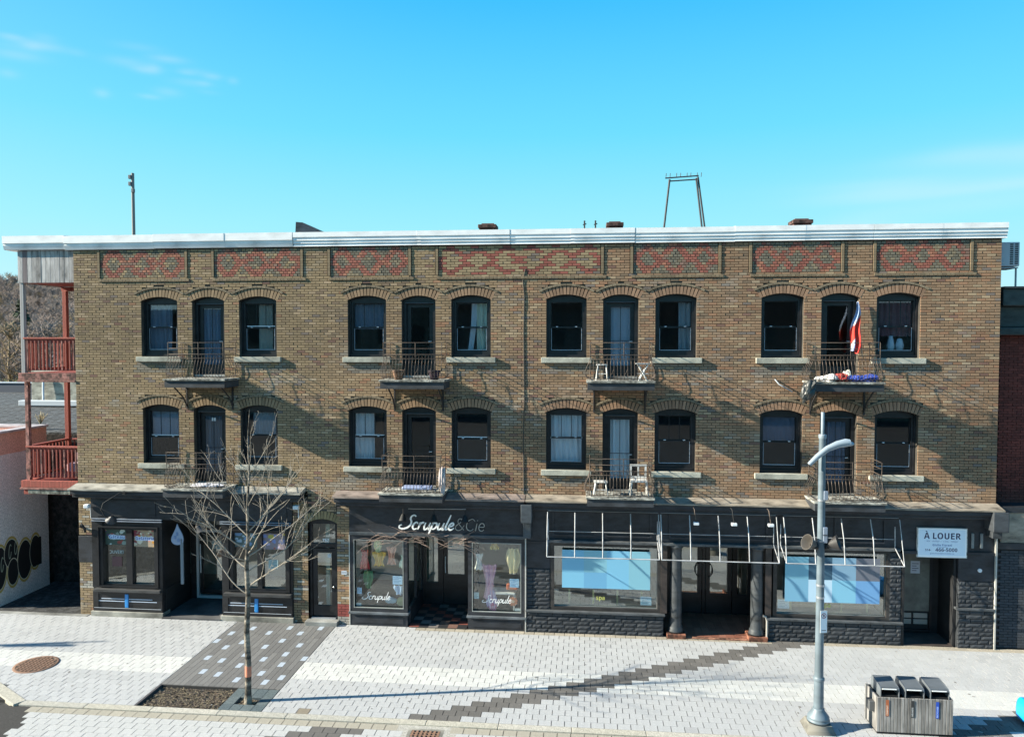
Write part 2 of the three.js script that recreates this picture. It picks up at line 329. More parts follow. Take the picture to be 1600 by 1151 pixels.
// ---- every brick of the front
const bricks = [];
const BL = .2215, BH = .0712, JT = .0135;
function brickTone(x, y) {
  const t = clamp((x + 9) / 9 - clamp((x - 2) / 9) * .55 + (vnoise(x * .35 + 3, y * .5, 51) - .5) * .9 - clamp((y - 8.2) / 2.4) * .35 + clamp((6 - y) / 3) * .2);   // olive to russet
  const v = rr(.87, 1.13) * (.86 + .3 * vnoise(x * .8, y * 1.1, 52)), q = R();
  let c = [lerp(.256, .268, t), lerp(.182, .168, t), lerp(.104, .101, t)];
  if (q < .1) c = [.2, .138, .09]; else if (q < .2) c = [.33, .238, .15]; else if (q < .2 + .1 * t + .02) c = [.285, .155, .09]; else if (q > .965) c = [.17, .135, .115]; else if (q > .945) c = [.19, .105, .078];
  // lime bloom and soot lie in irregular patches
  const bloom = clamp((vnoise(x * .9 + 11, y * 1.3 + 4, 57) * .6 + vnoise(x * 3.1, y * 4.2, 58) * .4 - .66) * 6), soot = clamp((vnoise(x * .6 + 31, y * .8 + 14, 59) * .65 + vnoise(x * 2.7, y * 3.3, 60) * .35 - .6) * 4);
  const b1 = bloom * .6 * R(), s1 = soot * .55 * R();
  for (let k = 0; k < 3; k++) c[k] = lerp(lerp(c[k] * v, [.36, .325, .275][k], b1), [.105, .085, .066][k], s1);
  return col(c[0], c[1], c[2]);
}
const panels = [[-13.97, -11.24, 'a'], [-10.55, -7.85, 'a'], [-7.17, -4.78, 'b'], [-4.12, .49, 'o'], [1.17, 3.58, 'b'], [4.27, 6.71, 'b'], [7.41, 9.9, 'b']];
const PB = 9.775;
function panelTone(x, y, p) {
  const [a, b, k] = p, mid = (a + b) / 2, v = rr(.8, 1.2);
  if (k === 'o') {
    const per = 1.47, u = (((x - mid) / per + .25) % 1 + 1) % 1, tri = Math.abs(u - .5) * 2, h = (y - PB) / (YT - .03 - PB);
    if (Math.abs(tri - h) < .1 || Math.abs(1 - tri - h) < .1) return col(.25 * v, .08 * v, .06 * v);
    return R() < .12 ? col(.15 * v, .12 * v, .1 * v) : col(.28 * v, .205 * v, .12 * v);
  }
  const n = Math.round((b - a - .2) / .74), per = (b - a - .2) / n, sx = (x - a - .1) / per, u = Math.abs(sx - Math.floor(sx) - .5) * 2, h = Math.abs(y - (PB + YT - .03) / 2) / ((YT - .03 - PB) / 2), d = u + h * .95;
  if (d > .56 && d < 1.2) { const w = R(); return w < .16 ? col(.21 * v, .13 * v, .10 * v) : w < .35 ? col(.33 * v, .14 * v, .09 * v) : col(.27 * v, .095 * v, .07 * v); }
  if (k === 'a' && R() < .3) return col(.29 * v, .21 * v, .12 * v);
  return R() < .22 ? col(.22 * v, .175 * v, .115 * v) : col(.16 * v, .14 * v, .105 * v);
}
function exclusions(y) {
  const e = [];
  for (const o of opens) {
    const h = o.hw, r = arcR(h), yc = o.spring + RISE - r;
    if (y < o.bot - .0) continue;
    if (y < o.spring) { e.push([o.cx - h, o.cx + h]); continue; }
    const ro = r + .315, dy = y - yc; if (dy >= ro) continue;
    const w = Math.min(Math.sqrt(ro * ro - dy * dy), h + .03 + .32 * (dy - r * Math.cos(Math.asin(h / r))));
    if (w > .02) e.push([o.cx - w, o.cx + w]);
  }
  return e;
}
function layRow(x0, x1, y, len, shift, tone, ex, zf = 0, tag) {
  let cuts = [[x0, x1]];
  for (const [a, b] of ex) cuts = cuts.flatMap(([p, q]) => b <= p || a >= q ? [[p, q]] : [[p, a], [b, q]].filter(s => s[1] - s[0] > .035));
  for (const [p, q] of cuts) {
    const edges = [p]; for (let k = Math.floor((p - x0 - shift) / len) + 1; x0 + shift + k * len < q; k++) { const e = x0 + shift + k * len; if (e - edges[edges.length - 1] > .055 && q - e > .055) edges.push(e); }
    edges.push(q);
    for (let k = 0; k < edges.length - 1; k++) {
      const a = edges[k], b = edges[k + 1];
      const z = rr(-.004, .003) + zf;
      bricks.push({ x: (a + b) / 2, y: y + rr(-.0012, .0012), z: z - .035, w: b - a - JT, h: BH - JT, d: .07, rz: rr(-.004, .004), c: tone((a + b) / 2, y), full: Math.abs(b - a - BL) < .002 && !tag });
    }
  }
}
const rows = Math.floor((YT - YB) / BH);
for (let r = 0; r < rows; r++) {
  const y = YB + (r + .5) * BH, ex = exclusions(y), sh = r % 2 ? 0 : -BL / 2;
  const tone = (x, yy) => {
    // weathered, grey stained courses right under the sills
    const c = brickTone(x, yy);
    for (const o of opens) if (!o.door && Math.abs(x - o.cx) < .72 && yy < o.bot - .14 && yy > o.bot - .42 && R() < .75) { const v = rr(.8, 1.25); c.lerp(col(.19 * v, .175 * v, .15 * v), .75); }
    return c;
  };
  if (y > PB) for (const p of panels) {
    const st = p[2] === 'o' ? BL : BL * .52;
    layRow(p[0] + .1, p[1] - .1, y, st, r % 2 ? 0 : -st / 2, (x, yy) => panelTone(x, yy, p), ex, 0, 1);
    for (const [a, b] of [[p[0], p[0] + .1], [p[1] - .1, p[1]]]) { const v = rr(.85, 1.1); bricks.push({ x: (a + b) / 2, y, z: -.03, w: .07, h: BH - .004, d: .10, rz: 0, c: col(.21 * v, .155 * v, .095 * v) }); }
    ex.push([p[0], p[1]]);
  }
  layRow(XL, XR, y, BL, sh, tone, ex);
}
for (const p of panels) for (let x = p[0] + .04; x < p[1]; x += .105) { const v = rr(.75, 1.15); bricks.push({ x: x + .05, y: PB - .035 - .02, z: -.025, w: .097, h: .062, d: .10, rz: 0, c: col(.2 * v, .15 * v, .095 * v) }); }
// arches: a ring of upright bricks and a proud hood course
for (const o of opens) {
  const r = arcR(o.hw), yc = o.spring + RISE - r, am = Math.asin(o.hw / r) + .035, n = o.door ? 12 : 14;
  for (let k = 0; k < n; k++) {
    const a = am * (1 - 2 * (k + .5) / n), rad = r + .118, v = rr(.75, 1.15), t = clamp((o.cx + 9) / 9);
    bricks.push({ x: o.cx + rad * Math.sin(a), y: yc + rad * Math.cos(a), z: -.033, w: 2 * am * r / n - .013, h: .225, d: .07, rz: -a, c: col(lerp(.262, .275, t) * v, lerp(.178, .166, t) * v, .105 * v) });
  }
  const nh = 12; for (let k = 0; k < nh; k++) {
    const a = (am + .03) * (1 - 2 * (k + .5) / nh), rad = r + .27, v = rr(.6, 1.1);
    bricks.push({ x: o.cx + rad * Math.sin(a), y: yc + rad * Math.cos(a), z: -.024, w: 2 * (am + .03) * rad / nh - .008, h: .055, d: .09, rz: -a, c: col(.21 * v, .165 * v, .11 * v) });
  }
}
// brick piers between the shopfronts
for (const [a, b, y1] of [[-14.7, -14.27, 3.6], [-8.24, -7.8, 3.55], [-6.96, -6.58, 3.4]]) {
  mesh('pier', bld, B(a + .01, b - .01, 0, y1, -.35, -.025), mMortar);
  for (let r = 0; r < Math.floor(y1 / BH); r++) {
    const y = (r + .5) * BH; if (a < -14 && y > 1.55 && y < 2.32) continue;
    const red = a > -7 && y > .22 && y < .55;
    layRow(a, b, y, BL, r % 2 ? 0 : -BL / 2, (x, yy) => { const v = rr(.8, 1.15); if (red) return col(.25 * v, .06 * v, .05 * v); if (a > -7 && yy < .22) return col(.3 * v, .28 * v, .25 * v); return R() < .12 ? col(.36 * v, .33 * v, .28 * v) : brickTone(x, yy); }, [], 0, 1);
  }
}
mesh('painted_patch', bld, RB(-14.71, -14.26, 1.55, 2.32, -.02, .012, .008, 1), mNavy);
function setBricks() {
  const near = bricks.filter(q => q.full).sort((a, b) => Math.hypot(a.x + .4, a.y - 7.3) - Math.hypot(b.x + .4, b.y - 7.3)).slice(0, 300), set = new Set(near);
  palette(near, 20, c => M(c.r, c.g, c.b, { rough: .92 }));
  const g = new THREE.BoxGeometry(BL - JT, BH - JT, .07);
  for (const q of near) { const m = mesh('brick', bld, g, q.m); m.position.set(q.x, q.y, q.z); m.rotation.z = q.rz; }
  instanced('brickwork', bld, UNIT, mBrickInst, bricks.filter(q => !set.has(q)));
}
// iron pipe up the wall
mesh('cable', bld, limb([[-1.67, 3.8, .008], [-1.69, 5.2, .008], [-1.66, 6.4, .008], [-1.68, 8.2, .008], [-1.66, 9.2, .008], [-1.7, 9.62, .008], [-1.63, 9.95, .008]], .012, 6), M(.05, .045, .04, { rough: .8 }));

// ---- white metal roof edge, in lengths
{
  const prof3 = [[-.4, 11.06], [.12, 11.0], [.12, 10.865], [.092, 10.86], [.1, 10.775], [.07, 10.77], [.078, 10.70], [.045, 10.695], [.06, 10.615], [-.4, 10.615]];
  const prof2 = [[-.4, 11.06], [.12, 11.01], [.12, 10.80], [.085, 10.79], [.09, 10.74], [.05, 10.62], [-.4, 10.615]];
  const mats = [M(.93, .93, .93, { rough: .42, map: T.whiteScuff }), M(.95, .95, .95, { rough: .4, map: T.whiteScuff }), M(.9, .91, .92, { rough: .45, map: T.whiteScuff })];
  const piece = (x0, x1, prof, k) => {
    const S = new THREE.Shape(prof.map(p => new THREE.Vector2(-p[0], p[1])));
    const g = new THREE.ExtrudeGeometry(S, { depth: x1 - x0, bevelEnabled: false }).rotateY(Math.PI / 2).translate(x0, 0, 0);
    const o = mesh('roof_edge', bld, uvm(g), mats[k % 3]); o.position.set(0, rr(-.006, .006), rr(-.006, .006)); o.rotation.z = rr(-.0007, .0007); o.rotation.x = rr(-.0006, .0006);
  };
  const cut2 = [-16.8, -14.9, -12.2, -10.1, -8.12], cut3 = [-8.115, -6.3, -4.6, -2.05, -.4, 1.3, 3.9, 5.7, 7.4, 9.1, 10.68];
  for (let i = 0; i < 4; i++) piece(cut2[i], cut2[i + 1] - .003, prof2, i);
  for (let i = 0; i < 10; i++) piece(cut3[i], cut3[i + 1] - .003, prof3, i + 1);
}

// ---- windows of the upper storeys
const mScreenTrim = M(.34, .38, .44, { rough: .5 });
function windowUnit(o, opt = {}) {
  const w = group('window', bld), yt = o.spring - .1, yb = o.bot + .19, hx = .415, ym = lerp(yb, yt, opt.meet ?? .49);
  const S = archPath(new THREE.Shape(), o, .004), H = new THREE.Path(); H.moveTo(o.cx - hx - .02, yb - .03); H.lineTo(o.cx + hx + .02, yb - .03); H.lineTo(o.cx + hx + .02, yt + .02); H.lineTo(o.cx - hx - .02, yt + .02); H.closePath(); S.holes.push(H);
  mesh('frame', w, uvm(new THREE.ExtrudeGeometry(S, { depth: .09, bevelEnabled: false }).translate(0, 0, -.26)), mBlack);
  mesh('frame_bead', w, MG([B(o.cx - HW + .004, o.cx - HW + .05, o.bot + .005, o.spring - .02, -.17, -.13), B(o.cx + HW - .05, o.cx + HW - .004, o.bot + .005, o.spring - .02, -.17, -.13), B(o.cx - HW + .05, o.cx + HW - .05, o.bot + .005, o.bot + .07, -.17, -.12)]), mBlack);
  const sash = (nm, y0, y1, z, t) => { const s = mesh(nm, w, MG([B(o.cx - hx - .02, o.cx - hx, y0, y1, z - .03, z), B(o.cx + hx, o.cx + hx + .02, y0, y1, z - .03, z), B(o.cx - hx, o.cx + hx, y0 - t, y0, z - .03, z), B(o.cx - hx, o.cx + hx, y1, y1 + .02, z - .03, z)]), mBlack); return s; };
  sash('upper_sash', ym + .02, yt, -.235, .022); sash('lower_sash', yb, ym - .025, -.2, .03);
  mesh('pane', w, B(o.cx - hx, o.cx + hx, ym + .02, yt, -.252, -.248), mGlass);
  mesh('pane', w, B(o.cx - hx, o.cx + hx, yb, ym - .025, -.217, -.213), mGlass);
  if (opt.trim !== false) for (const g of [B(o.cx - hx, o.cx - hx + .011, yb, ym - .03, -.2, -.192), B(o.cx - hx + .014, o.cx + hx - .014, yb, yb + .018, -.2, -.192), B(o.cx + hx - .014, o.cx + hx, yb, ym - .03, -.2, -.192)]) mesh('screen_trim', w, g, mScreenTrim);
  if (opt.bars) for (const k of [-1, 1]) mesh('glazing_bar', w, B(o.cx + k * hx / 3 - .008, o.cx + k * hx / 3 + .008, ym + .02, yt, -.247, -.238), mBlack);
  if (opt.stay) mesh('window_stay', w, B(o.cx - hx, o.cx + hx, ym + .03, ym + .055, -.235, -.222), mPale);
  for (const k of [-1, 1]) mesh('latch', w, RB(o.cx + k * hx * .62 - .03, o.cx + k * hx * .62 + .03, ym + .0, ym + .022, -.2, -.165, .006, 1), mPale);
  mesh('sill', w, RB(o.cx - .68, o.cx + .68, o.bot - .15, o.bot - .002, -.3, .085, .012, 2), mSill);
}
function doorUnit(o, opt = {}) {
  const w = group('balcony_door', bld), yt = o.spring - .09, hx = .375;
  const S = archPath(new THREE.Shape(), { ...o, bot: o.bot + .02 }, .004), H = new THREE.Path(); H.moveTo(o.cx - hx, o.bot + .06); H.lineTo(o.cx + hx, o.bot + .06); H.lineTo(o.cx + hx, yt); H.lineTo(o.cx - hx, yt); H.closePath(); S.holes.push(H);
  mesh('frame', w, uvm(new THREE.ExtrudeGeometry(S, { depth: .1, bevelEnabled: false }).translate(0, 0, -.25)), mBlack);
  mesh('drip_cap', w, RB(o.cx - hx - .03, o.cx + hx + .03, yt - .005, yt + .02, -.15, -.11, .006, 1), M(.06, .065, .075, { rough: .5 }));
  const px = .26, y0 = o.bot + .34, y1 = yt - .11, z = -.235;
  mesh('leaf', w, MG([B(o.cx - hx + .004, o.cx - px, o.bot + .065, yt - .004, z - .03, z + .01), B(o.cx + px, o.cx + hx - .004, o.bot + .065, yt - .004, z - .03, z + .01), B(o.cx - px, o.cx + px, o.bot + .065, y0, z - .03, z + .01), B(o.cx - px, o.cx + px, y1, yt - .004, z - .03, z + .01)]), mBlack);
  mesh('pane', w, B(o.cx - px, o.cx + px, y0, y1, z - .018, z - .014), mDoorGlass);
  if (opt.bars !== false) { mesh('glazing_bar', w, B(o.cx - .008, o.cx + .008, y0, y1, z - .013, z - .002), mBlack); mesh('glazing_bar', w, B(o.cx - px, o.cx - .008, lerp(y0, y1, .42), lerp(y0, y1, .42) + .016, z - .013, z - .002), mBlack); mesh('glazing_bar', w, B(o.cx + .008, o.cx + px, lerp(y0, y1, .42), lerp(y0, y1, .42) + .016, z - .013, z - .002), mBlack); }
  mesh('handle', w, limb([[o.cx + hx - .06, o.bot + 1.0, z + .012], [o.cx + hx - .06, o.bot + 1.0, z + .05], [o.cx + hx - .14, o.bot + 1.0, z + .05]], .011, 6), mPale);
  mesh('threshold', w, RB(o.cx - DW + .01, o.cx + DW - .01, o.bot - .04, o.bot + .06, -.3, -.06, .01, 1), mConcGrey);
  if (opt.number) mesh('number_plate', w, B(o.cx - .06, o.cx + .06, y1 - .16, y1 - .07, z - .012, z - .006), mPale);
}
const at = (g, f, s) => opens.find(o => o.g === g && o.f === f && o.s === s);
const winOpt = { '0,0,-1': { meet: .5 }, '0,0,1': { bars: 1, stay: 1 }, '0,1,-1': { bars: 1, stay: 1, meet: .43 }, '0,1,1': {}, '1,0,-1': { bars: 1 }, '1,0,1': { trim: 1 }, '1,1,-1': { bars: 1, stay: 1 }, '1,1,1': { stay: 1, meet: .47 }, '2,0,-1': { trim: 1 }, '2,0,1': {}, '2,1,-1': { bars: 1, meet: .52 }, '2,1,1': { bars: 1 }, '3,0,-1': {}, '3,0,1': { bars: 1 }, '3,1,-1': {}, '3,1,1': {} };
for (const o of opens) o.door ? doorUnit(o, { bars: !(o.g === 1 || o.g === 3 && o.f === 0), number: o.g === 0 && o.f === 1 }) : windowUnit(o, winOpt[[o.g, o.f, o.s]]);

// ---- balconies
const BD = .86, mSlabEdge = M(.05, .056, .066, { rough: .75, map: T.scuff });
const barProf = [[0, .02], [.03, .05], [.1, .075], [.135, .15], [.125, .24], [.08, .36], [.03, .47], [0, .55], [0, .64]];
const gBar = limb(barProf.map(([o, y]) => [0, y, o]), .007, 5), gLean = limb([[0, .12, .12], [.035, .2, .135], [.08, .3, .1]], .0045, 4), gScroll = limb(Array.from({ length: 9 }, (_, i) => { const a = i / 8 * 5.2; return [.028 * Math.cos(a) * (1 - i / 14), .6 + .03 * Math.sin(a) * (1 - i / 14), .003]; }), .0035, 4);
function balcony(gx, y, f, opt = {}) {
  const b = group('balcony', bld), w = .89, x0 = gx - w, x1 = gx + w;
  mesh('slab', b, RB(x0, x1, y - .055, y, .0, BD + .03, .012, 2), mSlabTop);
  mesh('fascia', b, MG([B(x0 + .03, x1 - .03, y - .24, y - .055, BD - .045, BD - .01), B(x0 + .03, x0 + .065, y - .24, y - .055, .005, BD - .045), B(x1 - .065, x1 - .03, y - .24, y - .055, .005, BD - .045)]), mSlabEdge);
  mesh('soffit', b, B(x0 + .066, x1 - .066, y - .2, y - .17, .005, BD - .046), mSlabEdge);
  if (f === 0) for (const s of [-1, 1]) { const bx = gx + s * .68; const br = mesh('bracket', b, MG([limb([[bx, y - .25, BD - .2], [bx, y - .55, .22], [bx, y - .82, .02]], .022, 5), B(bx - .022, bx + .022, y - .9, y - .245, .004, .03)]), mRustDark); }
  const xr0 = x0 + .1, xr1 = x1 - .1, zr = BD - .1;
  // bellied bars on the front and both sides
  const nf = 18, ns = 5;
  const bar = (x, z, a, k, lean) => { const m = mesh('baluster', b, gBar, mRust); m.position.set(x, y, z); m.rotation.y = a; if (lean) { const l = mesh('leaf_ornament', b, gLean, mRust); l.position.set(x, y, z); l.rotation.y = a; if (k % 2) l.scale.x = -1; } if (k % 3 === 1) { const s = mesh('scroll', b, gScroll, mRust); s.position.set(x + .03 * Math.cos(a), y + .045, z - .03 * Math.sin(a)); s.rotation.y = a; } };
  for (let k = 0; k <= nf; k++) bar(lerp(xr0, xr1, k / nf), zr, 0, k, k % 4 === 2);
  for (let k = 1; k <= ns; k++) { const z = zr - k * (zr - .05) / ns; bar(xr0, z, -Math.PI / 2, k, false); bar(xr1, z, Math.PI / 2, k, false); }
  const rail = (h, r, nm, zz = 0, bend = 0) => mesh(nm, b, limb([[xr0 - zz, y + h, .0], [xr0 - zz, y + h + bend, zr * .5], [xr0 - zz, y + h, zr + zz], [gx, y + h - bend * .6, zr + zz], [xr1 + zz, y + h, zr + zz], [xr1 + zz, y + h + bend, zr * .5], [xr1 + zz, y + h, .0]], r, 5), mRust);
  rail(.56, .009, 'rail'); rail(.67, .011, 'rail'); rail(.05, .009, 'rail', .05);
  rail(.83, .0095, 'guard_rail', 0, .004); rail(.99, .0095, 'guard_rail', 0, .006);
  for (const [px, pz] of [[xr0, zr], [xr1, zr], [lerp(xr0, xr1, .55), zr], [xr0, .04], [xr1, .04]]) mesh('guard_post', b, limb([[px, y + .0 + (pz > .5 ? .6 : .02), pz], [px, y + 1.0, pz]], .011, 5), mRust);
}
GX.forEach((gx, g) => { balcony(gx + [.02, .0, -.03, -.05][g], 6.96, 0); balcony(gx + [-.08, -.05, -.03, .04][g], 3.93, 1); });

// ================================================================ SHOPFRONTS (parts of the building)
const mStone = [M(.040, .046, .055, { rough: .8, map: T.fine }), M(.05, .056, .066, { rough: .8, map: T.fine }), M(.034, .04, .048, { rough: .8, map: T.fine }), M(.058, .065, .075, { rough: .8, map: T.fine })];
const gStone = [0, 1, 2, 3].map(k => { const g = new THREE.BoxGeometry(1, 1, 1, 4, 2, 1), p = g.attributes.position; for (let i = 0; i < p.count; i++) if (p.getZ(i) > .4) { const e = Math.abs(p.getX(i)) > .49 || Math.abs(p.getY(i)) > .49; p.setZ(i, e ? .34 : .5 + (hash2(Math.round(p.getX(i) * 8), Math.round(p.getY(i) * 8) + 31, k) - .5) * .12); } g.computeVertexNormals(); return g.toNonIndexed(); }).map(g => { g.computeVertexNormals(); return uvm(g); });
function stoneWall(par, x0, x1, y0, y1, z, turn = 0, len = .34) {
  const n = Math.max(1, Math.round((y1 - y0) / .117)), h = (y1 - y0) / n;
  mesh('stone_backing', par, turn ? B(z - .3, z - .02, y0, y1, x0 + .004, x1 - .004) : B(x0, x1, y0, y1, z - .3, z - .02), mStone[2]);
  for (let r = 0; r < n; r++) {
    let x = x0; let first = r % 2 ? len * .5 : len * rr(.75, 1);
    while (x < x1 - .01) {
      let l = Math.min(first || len * rr(.72, 1.25), x1 - x); first = 0; if (x1 - x - l < .09) l = x1 - x;
      const m = mesh('stone_block', par, gStone[Math.floor(R() * 4)], mStone[Math.floor(R() * 4)]);
      m.scale.set(l - .016, h - .015, .075 + rr(-.006, .008));
      if (turn) { m.rotation.y = Math.PI / 2 * turn; m.position.set(z, y0 + (r + .5) * h, x + l / 2); } else m.position.set(x + l / 2, y0 + (r + .5) * h, z);
      x += l;
    }
  }
}
// sloping metal cap and stepped dark cornice above a shopfront
function cornice(par, x0, x1, y, d = .4, cap = mCap) {
  const S = new THREE.Shape([[0, y + .1], [-d, y], [-d, y - .035], [0, y - .035]].map(p => new THREE.Vector2(...p)));
  const n = Math.max(1, Math.round((x1 - x0) / 2.4));
  for (let k = 0; k < n; k++) { const a = lerp(x0, x1, k / n), b = lerp(x0, x1, (k + 1) / n) - .003; const o = mesh('metal_cap', par, uvm(new THREE.ExtrudeGeometry(S, { depth: b - a, bevelEnabled: false }).rotateY(Math.PI / 2).translate(a, 0, .002)), cap); o.position.y = rr(-.004, .004); }
  mesh('cornice_moulding', par, MG([RB(x0 + .03, x1 - .03, y - .17, y - .04, 0, d - .05, .02, 2), RB(x0 + .05, x1 - .05, y - .27, y - .172, 0, d - .13, .02, 2)]), mNavy);
}
const frameOf = (x0, x1, y0, y1, t, z0, z1) => MG([B(x0 - t, x0, y0 - t, y1 + t, z0, z1), B(x1, x1 + t, y0 - t, y1 + t, z0, z1), B(x0, x1, y0 - t, y0, z0, z1), B(x0, x1, y1, y1 + t, z0, z1)]);
const mShopRoom = M(.62, .62, .58, { rough: .95 });
mesh('shop_ceiling', bld, B(XL + .3, XR - .3, 3.3, 3.45, -12.7, -1.9), mShopRoom);
mesh('shop_floor', bld, B(XL + .3, XR - .3, -.1, .006, -12.7, -.36), M(.2, .17, .14, { rough: .6, map: T.patch }));
for (const [x, c] of [[-7.35, mShopRoom], [-1.67, mShopRoom], [2.13, mShopRoom], [4.9, mShopRoom], [8.3, mRoomDark]]) mesh('shop_partition', bld, B(x - .06, x + .06, .01, 3.3, -4, -.36), c);
mesh('shop_back_wall', bld, B(XL + .3, XR - .3, .01, 3.3, -4.2, -4.01), mShopRoom);

{ // --- the ice cream and cake shop at the lane
  const s = group('shopfront', bld);
  cornice(s, -14.73, -7.86, 3.77, .42, mCapPale);
  mesh('fascia', s, B(-14.28, -8.24, 2.86, 3.5, -.2, .05), mNavy);
  for (const [a, b] of [[-14.1, -12.3], [-10.2, -8.4]]) mesh('fascia_panel', s, B(a, b, 2.93, 3.4, .05, .065), mNavy);
  for (const [a, b] of [[-14.25, -12.1], [-10.36, -8.26]]) for (const y of [2.79, 2.85]) mesh('moulding', s, RB(a, b, y - .014, y + .014, .04, .1, .008, 1), M(.24, .29, .37, { rough: .5, map: T.scuff }));
  for (const [a, b, p] of [[-14.28, -12.13, [[-13.95, -13.25], [-13.07, -12.38]]], [-10.34, -8.24, [[-10.02, -9.3], [-9.16, -8.46]]]]) {
    mesh('base', s, RB(a - .03, b + .03, -.05, .15, -.3, .1, .015, 2), mConc);
    mesh('kick_panel', s, B(a, b, .15, .74, -.3, .03), mBlack);
    mesh('kick_frame', s, MG([B(a + .02, b - .02, .15, .22, .03, .055), B(a + .02, b - .02, .66, .74, .03, .05), B(a + .02, a + .18, .22, .66, .03, .05), B(b - .18, b - .02, .22, .66, .03, .05)]), mBlack);
    mesh('base_strip', s, B(a + .05, b - .05, .235, .25, .055, .062), M(.35, .37, .4));
    const mid = (a + b) / 2 - .03;
    for (const [y, h, w] of [[.5, .022, .78], [.43, .022, .92]]) for (const k of [-1, 1]) mesh('stripe', s, B(k < 0 ? mid - w : mid + .07, k < 0 ? mid - .07 : mid + w, y, y + h, .03, .04), M(.44, .5, .6, { rough: .5 }));
    mesh('blue_badge', s, RB(mid - .055, mid + .055, .26, .66, .02, .06, .028, 4), M(.03, .24, .6, { rough: .3 }));
    mesh('window_ledge', s, RB(a + .1, b - .02, .74, .83, -.1, .16, .01, 2), M(.06, .06, .062, { rough: .6, map: T.scuff }));
    mesh('frame', s, MG([B(a, p[0][0], .83, 2.78, -.3, .03), B(p[0][1], p[1][0], .83, 2.78, -.16, 0), B(p[1][1], b, .83, 2.78, -.3, .03), B(p[0][0], p[0][1], 2.53, 2.78, -.16, 0), B(p[1][0], p[1][1], 2.53, 2.78, -.16, 0), B(p[0][0], p[0][1], .83, .94, -.16, 0), B(p[1][0], p[1][1], .83, .94, -.16, 0)]), mBlack);
    mesh('frame_bead', s, frameOf(p[0][0] - .1, p[1][1] + .1, .9, 2.6, .035, .03, .07), mBlack);
    for (const q of p) mesh('pane', s, B(q[0], q[1], .94, 2.53, -.1, -.096), mShopGlass);
  }
  mesh('entrance_wall', s, B(-12.2, -12.12, 0, 2.86, -1.5, -.02), mBlack);
  mesh('entrance_wall', s, B(-10.36, -10.28, 0, 2.86, -1.5, -.02), mBlack);
  mesh('entrance_rail', s, MG([B(-12.12, -12.1, .45, .475, -1.3, -.25), B(-12.12, -12.105, .1, .8, -1.4, -.1)]), mBlackMatt);
  mesh('entrance_ceiling', s, B(-12.2, -10.28, 2.86, 2.95, -1.6, -.2), mBlack);
  mesh('entrance_floor', s, B(-12.12, -10.36, -.05, .05, -1.6, .12), M(.12, .12, .125, { rough: .8, map: T.stain }));
  mesh('door_frame', s, frameOf(-11.86, -10.78, .14, 2.12, .07, -1.62, -1.5), M(.5, .5, .5, { rough: .5 }));
  mesh('entrance_infill', s, MG([B(-12.12, -11.94, .05, 2.86, -1.62, -1.52), B(-10.7, -10.36, .05, 2.86, -1.62, -1.52), B(-11.94, -10.7, 2.2, 2.32, -1.62, -1.52), B(-11.94, -10.7, 2.8, 2.86, -1.62, -1.52)]), mBlack);
  mesh('door_leaf', s, frameOf(-11.74, -10.9, .32, 2.0, .11, -1.6, -1.55), mBlack);
  mesh('pane', s, B(-11.74, -10.9, .32, 2.0, -1.58, -1.576), mShopGlass);
  mesh('pane', s, B(-11.94, -10.7, 2.32, 2.8, -1.58, -1.576), mShopGlass);
  mesh('door_pull', s, limb([[-11.8, .85, -1.52], [-11.8, 1.75, -1.5]], .02, 6), mPale);
}
{ // --- arched house door with its number
  const s = group('house_door', bld), o = { cx: -7.38, hw: .42, bot: .12, spring: 2.86 };
  const S = new THREE.Shape(); S.moveTo(-7.8, .0); S.lineTo(-6.96, 0); S.lineTo(-6.96, 3.75); S.lineTo(-7.8, 3.75); S.closePath();
  const h = new THREE.Path(); archPath(h, o); S.holes.push(h);
  mesh('surround', s, uvm(new THREE.ExtrudeGeometry(S, { depth: .3, bevelEnabled: false }).translate(0, 0, -.32)), mMortar);
  const F = archPath(new THREE.Shape(), o, .004), q = new THREE.Path(); q.moveTo(-7.72, .16); q.lineTo(-7.04, .16); q.lineTo(-7.04, 2.82); q.lineTo(-7.72, 2.82); q.closePath(); F.holes.push(q);
  mesh('frame', s, uvm(new THREE.ExtrudeGeometry(F, { depth: .1, bevelEnabled: false }).translate(0, 0, -.2)), mBlack);
  mesh('transom_bar', s, B(-7.72, -7.04, 2.15, 2.26, -.2, -.1), mBlack);
  mesh('pane', s, B(-7.72, -7.04, 2.26, 2.82, -.16, -.156), mShopGlass);
  mesh('door_leaf', s, frameOf(-7.58, -7.16, .48, 1.99, .12, -.17, -.12), mBlack);
  mesh('door_leaf', s, B(-7.7, -7.04, .18, .36, -.17, -.121), mBlack);
  mesh('pane', s, B(-7.58, -7.16, .48, 1.99, -.15, -.146), mShopGlass);
  mesh('door_knob', s, new THREE.SphereGeometry(.035, 12, 8).translate(-7.09, 1.02, -.09), M(.7, .68, .62, { metal: 1, rough: .25 }));
  mesh('letter_slot', s, RB(-7.3, -7.16, 1.5, 1.55, -.146, -.12, .008, 1), M(.6, .5, .3, { metal: .8, rough: .4 }));
  mesh('house_number', s, new THREE.PlaneGeometry(.26, .12).translate(-7.34, 2.34, -.15), new THREE.MeshStandardMaterial({ transparent: true, alphaTest: .4, map: canvasTex(128, 64, (c, w, hh) => { c.clearRect(0, 0, w, hh); c.fillStyle = '#fff'; c.font = 'bold 60px sans-serif'; c.textAlign = 'center'; c.fillText('757', w / 2, 54); }) }));
  mesh('step', s, RB(-7.84, -6.9, -.05, .12, -.3, .22, .02, 2), mConcGrey);
  mesh('sill_plate', s, B(-7.74, -7.02, .121, .15, -.2, -.02), M(.55, .57, .6, { metal: .7, rough: .4 }));
}
